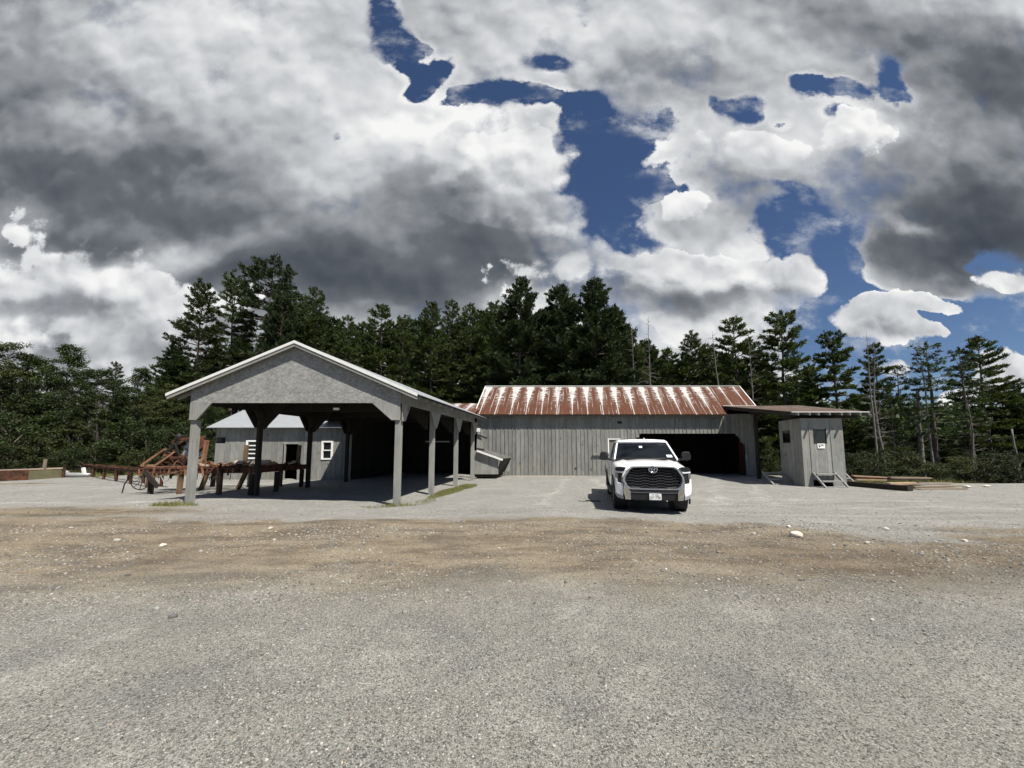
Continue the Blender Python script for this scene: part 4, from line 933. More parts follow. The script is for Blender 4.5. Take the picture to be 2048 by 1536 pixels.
# underside and wheel wells
tp(MB().box(-.86, .86, .35, 5.6, .40, .62), 'chassis', 'blackplastic')
for sx in (-1, 1):
    for yy in (.98, 4.68):
        tp(MB().lathe([(.47, -.02), (.47, .34)], (sx * .80 - .17, yy, .44), 'x', 24), 'wheel_well', 'blackplastic')
        fl = MB()
        arc = [(yy + .505 * math.cos(a), .44 + .505 * math.sin(a)) for a in np.linspace(-.35, math.pi + .35, 20)]
        fl.tube([(sx * 1.012, y, z) for y, z in arc], .026, 6); tp(fl, 'arch_trim', 'blackplastic', smooth=True)
for sx in (-1, 1):
    for yy in (.98, 4.68):
        c = (sx * .865, yy, .415)
        wh = MB().lathe([(.27, -.13), (.37, -.14), (.405, -.125), (.415, -.09), (.415, .09), (.405, .125), (.37, .14), (.27, .13)], c, 'x', 36)
        for i in range(40):                  # tread blocks
            a = 2 * math.pi * i / 40
            for t0 in (-.115, -.04, .035):
                p = Vector((c[0] + t0, c[1] + .413 * math.cos(a), c[2] + .413 * math.sin(a)))
                wh.beam(p, p + Vector((.062, 0, 0)), .038, .012, up=(0, math.cos(a), math.sin(a)))
        t = tp(wh, 'wheel', 'rubber')
        rim = MB().lathe([(.20, .13), (.262, .135), (.268, .10), (.10, .09), (.06, .12)] if sx > 0 else [(.20, -.13), (.262, -.135), (.268, -.10), (.10, -.09), (.06, -.12)], c, 'x', 24)
        for i in range(6):
            a = 2 * math.pi * i / 6; p = Vector((c[0] + sx * .115, c[1], c[2]))
            rim.beam(p, p + Vector((0, .25 * math.cos(a), .25 * math.sin(a))), .05, .03, up=(1, 0, 0))
        rim.build('rim', M['alloy'], t)
# cab: roof, pillars, glass
def cb(p): return Vector(p)
AB, AT = (.925, 1.36, 1.375), (.775, 2.16, 1.885)
BBt, BT = (.945, 3.98, 1.38), (.715, 3.72, 1.89)
roof = loft([(2.08, [(.60, 1.86), (.785, 1.868), (.79, 1.895), (.71, 1.93), (.35, 1.94), (0, 1.945)]), (2.22, [(.60, 1.865), (.805, 1.872), (.81, 1.905), (.73, 1.958), (.35, 1.978), (0, 1.985)]),
             (2.7, [(.60, 1.87), (.82, 1.878), (.825, 1.912), (.74, 1.97), (.35, 1.992), (0, 2.0)]), (3.5, [(.60, 1.87), (.815, 1.878), (.82, 1.910), (.73, 1.963), (.35, 1.985), (0, 1.99)]),
             (3.82, [(.60, 1.86), (.785, 1.868), (.79, 1.895), (.71, 1.93), (.35, 1.94), (0, 1.945)])])
tp(roof, 'roof', 'paint', smooth=True)
for sx in (-1, 1):
    m = lambda p: (sx * p[0], p[1], p[2])
    for a, c, wd in ((AB, AT, .055), ((.95, 2.72, 1.36), (.81, 2.78, 1.89), .10), ((.955, 3.62, 1.36), (.80, 3.52, 1.89), .22)):
        tp(MB().beam(m(a), m(c), .05, wd, up=(0, 1, 0)), 'pillar', 'paint' if wd != .10 else 'blackplastic', bevel=.012)
    for (p, q_, r_, s_) in (((.95, 1.50, 1.37), (.957, 2.67, 1.37), (.818, 2.74, 1.88), (.79, 2.20, 1.87)), ((.958, 2.77, 1.37), (.96, 3.55, 1.37), (.808, 3.46, 1.88), (.818, 2.82, 1.88))):
        tp(MB().slab(m(p), m(q_), m(r_), m(s_), .006), 'side_window', 'carglass')
    tp(MB().beam(m((.985, 1.5, 1.365)), m((.985, 3.95, 1.372)), .02, .02), 'belt_trim', 'blackplastic')
    for yy in (2.52, 3.4): tp(MB().box(sx * 1.018 - .02, sx * 1.018 + .02, yy, yy + .22, 1.12, 1.16), 'door_handle', 'paint', bevel=.008)
    for yy in (1.5, 2.72, 3.66): tp(MB().box(sx * 1.0155 - .004, sx * 1.0155 + .001, yy, yy + .012, .58, 1.30), 'door_gap', 'blackplastic')
    tp(MB().beam((sx * .99, 1.55, .40), (sx * .99, 4.1, .40), .14, .05), 'running_board', 'blackplastic', bevel=.01)
tp(MB().slab((-.905, 1.355, 1.385), (.905, 1.355, 1.385), (.755, 2.135, 1.872), (-.755, 2.135, 1.872), .006), 'windshield', 'carglass')
b = MB().beam((-.88, 1.345, 1.385), (.88, 1.345, 1.385), .06, .045); tp(b, 'cowl', 'blackplastic')
tp(MB().slab((.80, 4.0, 1.39), (-.80, 4.0, 1.39), (-.72, 3.80, 1.86), (.72, 3.80, 1.86), .006), 'rear_window', 'carglass')
tp(MB().prism([(1.42, 1.34), (1.42, 1.40), (1.75, 1.43), (2.05, 1.41), (2.1, 1.1), (1.6, 1.1)], 'x', -.86, .86), 'dashboard', 'blackplastic')
b = MB().tube([(.40 + .185 * math.cos(a), 2.12 - .07 * math.sin(a), 1.36 + .175 * math.sin(a)) for a in np.linspace(0, 2 * math.pi, 24, endpoint=False)], .017, 8, closed=True)
b.beam((.24, 2.12, 1.36), (.56, 2.12, 1.36), .02, .04); b.beam((.40, 2.1, 1.36), (.40, 2.16, 1.2), .03, .03)
tp(b, 'steering_wheel', 'greyplastic', smooth=True)
for sx in (-1, 1):
    for yy in (2.6, 3.45):
        st = MB().box(sx * .42 - .26, sx * .42 + .26, yy, yy + .16, 1.0, 1.60).box(sx * .42 - .26, sx * .42 + .26, yy - .5, yy + .02, .9, 1.06)
        st.box(sx * .42 - .13, sx * .42 + .13, yy + .03, yy + .13, 1.62, 1.80); tp(st, 'seat', 'seat', bevel=.03)
tp(MB().prism([(-.02, 1.42), (.14, 1.42), (.07, 1.475), (.04, 1.475)], 'y', 1.7, 1.85), 'dash_cloth', 'redcloth')
tp(MB().box(-.12, .10, 2.02, 2.05, 1.72, 1.79), 'rear_view_mirror', 'blackplastic', bevel=.01)
def onglass(u, v):                          # place on the windscreen
    l = Vector((-.905, 1.355, 1.385)).lerp(Vector((.905, 1.355, 1.385)), u); h = Vector((-.755, 2.135, 1.872)).lerp(Vector((.755, 2.135, 1.872)), u)
    return l.lerp(h, v) + Vector((0, -.012, .012))
for (u0, u1, v0, v1) in ((.865, .955, .10, .24), (.43, .49, .66, .77)):
    tp(MB().slab(onglass(u0, v0), onglass(u1, v0), onglass(u1, v1), onglass(u0, v1), .003), 'windshield_sticker', 'sticker' if u0 > .6 else 'white')
for sx in (-1, 1):
    tp(MB().tube([(sx * .1 - .5 * (sx > 0) + .25, 1.33, 1.405), (sx * .35, 1.36, 1.41), (sx * .62, 1.395, 1.425)], .009, 6), 'wiper', 'blackplastic')
# mirrors
for sx in (-1, 1):
    o_ = [(1.10, 1.40), (1.12, 1.36), (1.27, 1.35), (1.35, 1.38), (1.365, 1.46), (1.345, 1.57), (1.30, 1.605), (1.15, 1.60), (1.105, 1.55)]
    mr = tp(MB().prism([(sx * x, z) for x, z in o_], 'y', 1.56, 1.70), 'mirror', 'blackplastic', bevel=.02)
    MB().tube([(sx * .98, 1.64, 1.36), (sx * 1.12, 1.63, 1.40)], .035, 8).build('mirror_arm', M['blackplastic'], mr)
    MB().prism([(sx * x, z) for x, z in ((1.13, 1.47), (1.15, 1.47), (1.15, 1.55), (1.13, 1.55))], 'y', 1.552, 1.562).build('mirror_lamp', M['greyplastic'], mr)
# nose: grille, surround, lamps, bumper
def ring(outer, inner, y0, y1):
    mb = MB(); n = len(outer)
    mb.add([(x, y0, z) for x, z in outer] + [(x, y0, z) for x, z in inner] + [(x, y1, z) for x, z in outer] + [(x, y1, z) for x, z in inner],
           [f for i in range(n) for f in ((i, (i + 1) % n, n + (i + 1) % n, n + i), (2 * n + i, 3 * n + i, 3 * n + (i + 1) % n, 2 * n + (i + 1) % n),
            (i, 2 * n + i, 2 * n + (i + 1) % n, (i + 1) % n), (n + i, n + (i + 1) % n, 3 * n + (i + 1) % n, 3 * n + i))]); return mb
hx = [(-.56, 1.235), (-.3, 1.245), (0, 1.248), (.3, 1.245), (.56, 1.235), (.66, 1.17), (.785, .98), (.80, .87), (.735, .73), (.63, .66), (.3, .655), (-.3, .655), (-.63, .66), (-.735, .73), (-.80, .87), (-.785, .98), (-.66, 1.17)]
inn = [(x * .925, .945 + (z - .945) * .90 + (.0 if z > .8 else -.0)) for x, z in hx]
tp(ring(hx, inn, -.02, .22), 'grille_surround', 'chrome', sw=True, bevel=.012)
inn2 = [(x * .955, .945 + (z - .945) * .94) for x, z in inn]
tp(ring(inn, inn2, .0, .2), 'grille_frame', 'blackplastic', sw=True)
gp = tp(MB().add([(x, .12, z) for x, z in inn] , [tuple(range(len(inn)))]), 'grille', 'ironblack')
# surround wings that fall to the bumper
for sx in (-1, 1):
    tp(MB().prism([(sx * .66, .70), (sx * .775, .78), (sx * .79, .62), (sx * .745, .40), (sx * .60, .395), (sx * .605, .60)], 'y', -.03, .25), 'bumper_corner', 'chrome', sw=True, bevel=.012)
bars = MB()
for k, zc in enumerate((1.135, 1.07, 1.0, .93, .86, .79, .725)):
    ph = .2 if k % 2 == 0 else 0.0; xs_ = []
    lim = np.interp(zc, [.70, .87, .98, 1.17, 1.23], [.62, .73, .72, .60, .50])
    x = -lim; pts = [(x, 0)]
    for c in np.arange(-1.0, 1.01, .4):
        for dx, dz in ((-.11, -.012), (-.085, .012), (.085, .012), (.11, -.012)):
            xx = c + dx + (0.0 if k % 2 == 0 else .0)
            if -lim < xx < lim: pts.append((xx, dz))
    pts.append((lim, 0))
    for (xa, za), (xb, zb_) in zip(pts[:-1], pts[1:]):
        bars.beam((xa, .075, zc + za), (xb, .075, zc + zb_), .055, .017)
bars.build('grille_bars', M['greyplastic'], gp)
bars = MB()
for c in np.arange(-.6, .61, .2):
    for k, zc in enumerate((1.10, 1.035, .965, .895, .825, .76)):
        if abs(c) < .62: bars.beam((c + (.012 if k % 2 else -.012), .10, zc - .03), (c - (.012 if k % 2 else -.012), .10, zc + .03), .012, .05)
bars.build('grille_web', M['blackplastic'], gp)
em = MB(); ez, ey = 1.165, .02
def ell(a, c, dz, t): return [(a * math.cos(p), ey, ez + dz + c * math.sin(p)) for p in np.linspace(0, 2 * math.pi, 28, endpoint=False)]
em.tube(ell(.108, .082, 0, 0), .018, 8, closed=True); em.tube(ell(.038, .068, 0, 0), .014, 8, closed=True); em.tube(ell(.080, .03, .036, 0), .014, 8, closed=True)
em.build('emblem', M['chrome'], gp, smooth=True)
for sx in (-1, 1):
    fx = lambda pts: [(sx * x, z) for x, z in pts]
    hl = tp(MB().prism(fx([(.70, 1.205), (.80, 1.215), (.93, 1.21), (.985, 1.185), (.98, 1.115), (.86, 1.105), (.76, 1.11)]), 'y', .02, .3), 'headlight', 'lens', sw=True, bevel=.01)
    MB().prism(fx([(.745, 1.105), (.86, 1.098), (.985, 1.108), (.99, 1.075), (.86, 1.065), (.78, 1.065)]), 'y', .03, .3).map(sweep).build('lamp_strip', M['drl'], hl)
    MB().prism(fx([(.915, 1.06), (.99, 1.072), (.985, .93), (.925, .915)]), 'y', .035, .3).map(sweep).build('lamp_strip', M['alloy'], hl)
    tp(MB().prism(fx([(.80, 1.06), (.91, 1.06), (.92, .82), (.84, .805)]), 'y', .05, .3), 'air_intake', 'blackplastic', sw=True)
    tp(MB().prism(fx([(.80, .795), (.835, .80), (.93, .812), (.945, .91), (.99, .92), (1.0, .78), (.99, .60), (.955, .53), (.80, .475), (.79, .62)]), 'y', .0, .45), 'bumper_wing', 'paint', sw=True, bevel=.012)
    tp(MB().prism(fx([(.79, .472), (.955, .525), (.99, .595), (1.0, .52), (.95, .44), (.79, .395)]), 'y', .01, .45), 'bumper_trim', 'palemetal', sw=True, bevel=.008)
    tp(ring(fx([(.59, .655), (.33, .655), (.37, .705), (.58, .715)]), fx([(.57, .668), (.37, .668), (.39, .692), (.565, .70)]), -.015, .05), 'tow_bezel', 'alloy')
tp(MB().box(-.62, .62, .0, .3, .595, .655), 'bumper_lip', 'greyplastic', bevel=.01)
tp(MB().prism([(-.60, .59), (.60, .59), (.60, .42), (.52, .385), (-.52, .385), (-.60, .42)], 'y', .03, .3), 'bumper', 'blackplastic', bevel=.01)
tp(MB().box(-.60, .60, .018, .04, .565, .585), 'bumper_strip', 'palemetal')
pl = tp(MB().prism([(-.12, .41), (-.10, .40), (.17, .40), (.19, .41), (.19, .545), (.175, .555), (-.105, .555), (-.12, .545)], 'y', -.012, .02), 'license_plate', 'white')
GLY = {'E': [(0, 0, 0, 1), (0, 1, 1, 1), (0, .5, .8, .5), (0, 0, 1, 0)], 'L': [(0, 0, 0, 1), (0, 0, 1, 0)], 'J': [(1, 1, 1, .0), (1, 0, 0, 0)], 'T': [(0, 1, 1, 1), (.5, 0, .5, 1)], '2': [(0, 1, 1, 1), (1, 1, 1, .5), (1, .5, 0, 0), (0, 0, 1, 0)],
       '1': [(.5, 0, .5, 1)], '7': [(0, 1, 1, 1), (1, 1, .4, 0)], '5': [(1, 1, 0, 1), (0, 1, 0, .5), (0, .5, 1, .5), (1, .5, 1, 0), (1, 0, 0, 0)], '6': [(1, 1, 0, .6), (0, .6, 0, 0), (0, 0, 1, 0), (1, 0, 1, .5), (1, .5, 0, .5)], '-': [(.1, .5, .9, .5)],
       'F': [(0, 0, 0, 1), (0, 1, 1, 1), (0, .5, .8, .5)]}
tx = MB(); x = -.098
for ch in 'LLF-2756':
    for (a, c, d, e) in GLY[ch]:
        tx.beam((x + a * .02, -.0145, .435 + c * .066), (x + d * .02, -.0145, .435 + e * .066), .004, .006, up=(0, 1, 0))
    x += .034
for (a, c) in ((-.05, -.005), (.03, .12)): tx.box(a, c, -.016, -.0125, .527, .535)
tx.build('plate_lettering', M['ironblack'], pl)
tp(MB().tube([(.2, 2.9, 1.99), (.2, 2.98, 2.03)], .02, 6), 'antenna', 'paint')
tp(MB().box(-.98, .98, 5.75, 5.95, .55, .75), 'rear_bumper', 'chrome', bevel=.02)

truck.scale = (.965, 1, 1.03)
# ---------------------------------------------------------------- old sawmill machinery left of the open shed
mill = thing('sawmill_machine', 'rusty old sawmill carriage and roller deck on timber legs', 'machine')
rn = random.Random(77)
def jb(mb, name, m, **k): return mb.build(name, M[m], mill, **k)
P1, P2, P3, P4 = Vector((-14.5, 15.0, .93)), Vector((-9.72, 14.75, .98)), Vector((-9.45, 17.9, .98)), Vector((-14.0, 17.9, .93))
def pt(s, t, dz=0): return P1.lerp(P2, s).lerp(P4.lerp(P3, s), t) + Vector((0, 0, dz))
for a, c in (((0, 0), (1, 0)), ((0, 1), (1, 1)), ((1, 0), (1, 1)), ((.18, 0), (.18, 1)), ((0, .5), (1, .5))):
    b = MB(); p, q_ = pt(*a), pt(*c)
    b.beam(p + Vector((0, 0, .0)), q_, .09, .035); b.beam(p - Vector((0, 0, .09)), q_ - Vector((0, 0, .09)), .03, .14); b.beam(p - Vector((0, 0, .17)), q_ - Vector((0, 0, .17)), .09, .03)
    jb(b, 'frame_beam', 'rust')
for i in range(17):
    s = .04 + .056 * i
    if i % 5 == 3: continue
    jb(MB().tube([pt(s, .03, .03), pt(s + rn.uniform(-.004, .004), .97, .03)], .055, 10), 'roller', 'rust', smooth=True)
for i in range(22):                         # brackets hung along the near side
    s = .03 + .044 * i; p = pt(s, -.015)
    jb(MB().beam(p + Vector((0, 0, rn.uniform(-.02, .05))), p + Vector((rn.uniform(-.05, .08), rn.uniform(-.02, 0), -rn.uniform(.15, .32))), .03, rn.uniform(.04, .09)), 'bracket', 'rust' if i % 3 else 'rustorange')
# loose iron and gear on the deck
for i in range(26):
    s, t = rn.uniform(.33, .98), rn.uniform(.0, .9); p = pt(s, t, .08)
    d = Vector((rn.uniform(-.3, .3), rn.uniform(-.25, .25), rn.uniform(.02, .14)))
    jb(MB().beam(p, p + d, rn.uniform(.03, .08), rn.uniform(.03, .10)), 'loose_iron', rn.choice(('rust', 'rust', 'rustorange', 'palewood')))
for (s, t, r_) in ((.46, .06, .17), (.555, .10, .20), (.64, .12, .17), (.80, .2, .14)):
    c = pt(s, t, .05); jb(MB().tube([c + Vector((r_ * math.cos(a), 0, r_ * math.sin(a))) for a in np.linspace(0, math.pi, 12)], .018, 6), 'hoop', 'rustorange')
for (s, t, r_, l) in ((.36, .25, .15, .5), (.88, .35, .12, .55), (.70, .3, .11, .35)):
    c = pt(s, t, .05 + r_); jb(MB().lathe([(r_ * .95, -l / 2), (r_, -l / 2 + .03), (r_, l / 2)], c, 'x', 16), 'drum', 'legwood' if s < .4 else 'palewood', smooth=False)
jb(MB().beam(pt(.44, .0, .02), pt(.47, .03, .42), .05, .09), 'upright_iron', 'rustorange')
for i in range(34):                         # thin rods, chains and angle iron lying about
    s, t = rn.uniform(.02, .98), rn.uniform(-.02, .5); p = pt(s, t, rn.uniform(.06, .14))
    q_ = p + Vector((rn.uniform(-.35, .35), rn.uniform(-.25, .25), rn.uniform(-.03, .22)))
    jb(MB().tube([p, p.lerp(q_, .5) + Vector((0, 0, rn.uniform(0, .06))), q_], rn.uniform(.010, .022), 5), 'rod', rn.choice(('rust', 'rustorange', 'rust', 'ironblack')))
# legs
for (x, y, m, lean) in ((-13.85, 14.95, 'darkwood', 0), (-12.72, 14.92, 'legwood', 0), (-11.15, 14.85, 'legwood', 0), (-9.85, 14.72, 'darkwood', 0), (-9.62, 15.9, 'darkwood', 0), (-9.58, 17.7, 'darkwood', 0),
                        (-13.1, 16.4, 'legwood', .25), (-12.4, 16.5, 'legwood', -.08), (-11.7, 16.6, 'legwood', .35), (-10.85, 16.5, 'legwood', .12), (-10.6, 17.8, 'legwood', .0), (-12.0, 17.8, 'darkwood', 0), (-13.6, 17.7, 'darkwood', 0)):
    jb(MB().beam((x, y, g1(x, y) - .06), (x + lean, y + .02,   .78), .135, .135, up=(0, 1, 0)), 'leg', m)
for (x, y) in ((-11.72, 17.0), (-9.72, 17.6)):
    jb(MB().beam((x, y, .9), (x + .03, y, 1.88), .13, .13, up=(0, 1, 0)), 'stake', 'legwood')
# head block tower with gears at the left
hb = [(-13.35, 15.9), (-12.62, 15.9)]
tw = MB().prism([(-13.45, .98), (-12.62, .98), (-12.62, 1.85), (-12.8, 2.1), (-13.5, 2.05), (-13.6, 1.5)], 'y', 15.95, 16.0)
jb(tw, 'gear_plate', 'palemetal')
tw = MB()
for (a, c) in (((-13.42, 1.72), (-13.1, 1.42)), ((-13.1, 1.42), (-12.75, 1.75)), ((-13.4, 1.05), (-13.08, 1.32)), ((-13.08, 1.32), (-12.72, 1.02)), ((-13.5, 1.38), (-12.66, 1.38)), ((-13.55, 2.08), (-12.6, 2.12)), ((-13.15, 1.0), (-13.15, 2.1))):
    tw.beam((a[0], 15.9, a[1]), (c[0], 15.9, c[1]), .05, .09, up=(0, 1, 0))
jb(tw, 'gear_frame', 'ironblack')
fw = MB().lathe([(.20, -.04), (.26, -.04), (.26, .04), (.20, .04)], (-12.88, 15.85, 1.93), 'y', 24); fw.lathe([(.07, -.07), (.07, .07)], (-12.88, 15.85, 1.93), 'y', 12)
for k in range(5):
    a = k * 1.257; fw.beam((-12.88, 15.85, 1.93), (-12.88 + .23 * math.cos(a), 15.85, 1.93 + .23 * math.sin(a)), .03, .035, up=(0, 1, 0))
jb(fw, 'flywheel', 'rust')
jb(MB().beam((-12.62, 15.8, .95), (-12.5, 15.8, 2.05), .09, .16, up=(0, 1, 0)), 'strut', 'rustorange')
jb(MB().beam((-12.95, 15.7, .98), (-12.72, 15.7, 1.4), .05, .12, up=(0, 1, 0)), 'strut', 'rustorange')
mt = MB().lathe([(.08, -.45), (.20, -.42), (.23, -.36), (.23, -.05), (.29, -.05), (.29, .05), (.22, .05), (.20, .36), (.12, .42)], (-13.95, 16.1, 1.35), 'x', 20)
jb(mt, 'gear_housing', 'rust')
for k in range(5):
    jb(MB().beam((-14.15 + .1 * k, 15.75 + .05 * k, 1.55 + .12 * k), (-13.6 + .12 * k, 15.8, 2.0 + .03 * k), .05, .10 - .01 * k), 'lever', 'rust' if k % 2 else 'ironblack')
jb(MB().beam((-13.9, 15.9, 2.08), (-12.7, 15.9, 2.2), .12, .10), 'shaft', 'rust'); jb(MB().lathe([(.10, -.12), (.12, 0), (.05, .12)], (-13.75, 15.9, 2.22), 'z', 12), 'cap', 'ironblack')
for k in range(8):
    jb(MB().beam((-13.5 + rn.uniform(-.5, .6), 15.8 + rn.uniform(-.1, .3), 1.0 + rn.uniform(0, .9)), (-13.5 + rn.uniform(-.5, .6), 15.8 + rn.uniform(-.1, .3), 1.2 + rn.uniform(0, .9)), .06, rn.uniform(.06, .14)), 'linkage', rn.choice(('rust', 'ironblack')))
# slanted pipe frame
fr = MB(); c4 = [(-15.2, 15.9, 1.02), (-14.3, 15.9, 1.68), (-13.72, 15.85, 1.66), (-14.55, 15.85, 1.04)]
for k in range(4): fr.beam(c4[k], c4[(k + 1) % 4], .075, .075)
jb(fr, 'pipe_frame', 'rustorange')
# rake wheel, hose and dropped plank at the left end
rk = MB(); c = Vector((-14.05, 14.72, .58))
rk.tube([c + Vector((.40 * math.cos(a), 0, .40 * math.sin(a))) for a in np.linspace(math.pi * .85, math.pi * 1.75, 14)], .018, 6)
for a in np.linspace(math.pi * .9, math.pi * 1.7, 5):
    rk.tube([c + Vector((.40 * math.cos(a), 0, .40 * math.sin(a))), c + Vector((.18 * math.cos(a + .3), 0, .18 * math.sin(a + .3))), c + Vector((.03, 0, .12))], .012, 5)
jb(rk, 'rake_wheel', 'ironblack')
jb(MB().tube([(-14.35, 14.75, .72), (-14.5, 14.72, .60), (-14.62, 14.7, .38), (-14.68, 14.7, .05)], .02, 6), 'hose', 'ironblack')
jb(MB().beam((-13.95, 14.75, .86), (-13.35, 14.7, .28), .05, .17), 'hanging_plank', 'darkwood')
jb(MB().beam((-13.7, 14.8, .62), (-12.3, 14.9, .95), .04, .06), 'brace', 'legwood')
jb(MB().tube([(-13.3, 14.72, .70), (-13.15, 14.72, .45), (-13.0, 14.72, .52), (-12.95, 14.72, .62)], .012, 5), 'wire', 'palemetal')
for k in range(9):
    p = pt(rn.uniform(.0, .3), rn.uniform(-.02, .1), -.1)
    jb(MB().beam(p, p + Vector((rn.uniform(-.25, .3), rn.uniform(-.05, .05), -rn.uniform(.1, .3))), .03, rn.uniform(.04, .12)), 'bracket', rn.choice(('rust', 'ironblack', 'rust')))
for s in (.50, .515, .79, .62):
    p = pt(s, .0, -.2); jb(MB().tube([p, p + Vector((.03, -.02, -.12)), p + Vector((-.01, 0, -.24))], .012, 5), 'dangling_hook', 'rust')

# rusty conveyor track running off to the left behind the machine
trk = thing('conveyor_track', 'long rusty conveyor track on short legs running out beside the bushes', 'conveyor')
def tk(s, off=0, z=0): return Vector((-28.0 + 12.6 * s, 25.6 - 8.5 * s, 0)) + Vector((.55 * off, .75 * off, z))
for off in (-.25, .25):
    b = MB(); b.beam(tk(0, off, .62), tk(1, off, .66), .05, .14); b.beam(tk(0, off, .70), tk(1, off, .74), .12, .02); b.build('rail', M['rust'], trk)
for k in range(14):
    b = MB().tube([tk(.04 + .07 * k, -.25, .64), tk(.04 + .07 * k, .25, .64)], .04, 8); b.build('roller', M['rust'], trk)
for k in range(6):
    for off in (-.25, .25):
        p = tk(.04 + .18 * k, off); MB().beam((p.x, p.y, g1(p.x, p.y) - .05), (p.x, p.y, .56), .09, .09).build('leg', M['rust'], trk)
for k in range(4):
    p = tk(.12 + .2 * k, -.25, .70); MB().box(p.x - .2, p.x + .22, p.y - .06, p.y + .06, p.z, p.z + .07 + .02 * k).build('bracket', M['rust'], trk)
# steel trough at the far left
tr = thing('steel_trough', 'long rusty steel trough with an orange rim at the far left of the yard', 'trough')
A0, A1, A2 = Vector((-27.6, 19.6, 0)), Vector((-26.75, 21.5, 0)), Vector((-26.9, 23.2, 0))
def side_(a, c, m, name, h, w_=.04, z0=0): MB().beam(a + Vector((0, 0, z0 + h / 2)), c + Vector((0, 0, z0 + h / 2)), w_, h).build(name, M[m], tr)
side_(A0, A1, 'rust', 'side_plate', .56, .06); side_(A1 + Vector((0, .02, 0)), A2, 'olive', 'side_plate', .50, .05)
side_(A0 + Vector((-.7, .2, 0)), A2 + Vector((-.9, .1, 0)), 'rust', 'side_plate', .5, .05)
side_(A0 + Vector((0, 0, .0)), A2 + Vector((0, 0, .0)), 'palewood', 'rim', .07, .14, .53)
MB().beam(A2 + Vector((.05, .05, 0)), A2 + Vector((.05, .05, .62)), .14, .12).build('end_post', M['rust'], tr)
MB().beam(A2 + Vector((.04, .03, .02)), A2 + Vector((-.95, .03, .02)), .05, .1).build('cross_tie', M['rust'], tr)
st = tag(MB().beam((-27.0, 22.4, .3), (-27.0, 22.42, 1.12), .10, .10).beam((-27.2, 22.6, .3), (-27.22, 22.6, 1.0), .06, .06).build('stake', M['oldlumber']), 'two grey stakes standing behind the rusty steel trough', 'stake')
pp = thing('pipe', 'pale grey pipe fitting lying on the gravel beside the rusty trough', 'pipe')
b = MB().tube([(-27.35, 23.5, .17), (-26.9, 23.45, .14), (-26.2, 23.4, .15), (-25.45, 23.45, .16)], [.10, .14, .13, .09], 12); b.build('barrel', M['palemetal'], pp, smooth=True)
MB().lathe([(.10, 0), (.17, .05), (.15, .12), (.05, .2)], (-26.9, 23.42, .22), 'z', 12).build('valve', M['palemetal'], pp)
MB().beam((-25.75, 23.4, .2), (-25.85, 23.4, .58), .13, .13).build('upright', M['tin'], pp)
MB().lathe([(.16, 0), (.16, .05)], (-27.3, 23.5, .17), 'x', 12).build('flange', M['palemetal'], pp)

# ---------------------------------------------------------------- lumber by the booth
big = tag(MB().beam((15.55, 18.15, .12), (16.05, 15.72, .12), .28, .20).build('timber', M['darkwood']), 'thick dark timber lying on the ground right of the booth', 'timber')
pile = []
def plank(label, a, c, w_, h, m, grp='boards lying right of the booth'):
    a = Vector(a); c = Vector(c)
    o = MB().beam(a, c, w_, h).build('board', M[m]); tag(o, label, 'board', grp); return o
plank('long weathered board on top of the stack behind the dark timber', (17.0, 17.6, .42), (19.4, 18.1, .36), .24, .06, 'oldlumber')
plank('wide grey board second in the stack behind the dark timber', (17.1, 17.8, .33), (19.3, 18.3, .28), .34, .07, 'oldlumber')
plank('reddish board low in the left stack', (15.9, 17.9, .12), (17.2, 17.6, .12), .26, .09, 'redwood')
plank('pale fresh sawn board, tilted on top of the left stack', (15.85, 18.1, .46), (17.2, 17.65, .40), .22, .05, 'newwood')
plank('pale sawn board in the middle of the left stack', (15.85, 18.0, .30), (17.15, 17.7, .30), .28, .06, 'newwood')
plank('brown sawn board second in the left stack', (15.85, 18.0, .385), (17.3, 17.75, .36), .24, .045, 'redwood')
plank('bright pale short board lying low in front of the stack', (16.3, 16.9, .20), (17.5, 16.95, .22), .22, .09, 'newwood')
plank('dark block under the bright short board', (16.1, 17.2, .12), (17.3, 17.25, .13), .3, .14, 'darkwood')
plank('grey board flat on the ground reaching right', (17.3, 16.9, .07), (19.9, 17.4, .07), .3, .05, 'oldlumber')
plank('thin grey board at the back reaching farthest right', (18.6, 18.4, .12), (21.2, 18.8, .07), .2, .05, 'oldlumber')
plank('weathered board half sunk in the gravel in front of the stack', (16.9, 16.3, .03), (19.2, 16.6, .04), .34, .05, 'oldlumber')
rock('rock', 'low pale stone in the gravel at the end of the boards', 20.2, 17.3, .16, .5, 61, 'palerock')
rock('rock', 'flat pale stone farthest right beyond the boards', 21.3, 17.5, .13, .5, 62, 'palerock')
tag(MB().beam((2.40, 12.75, .03), (2.85, 12.6, .03), .04, .03).build('stick', M['darkwood']), 'short dark stick on the gravel left of the truck', 'stick')
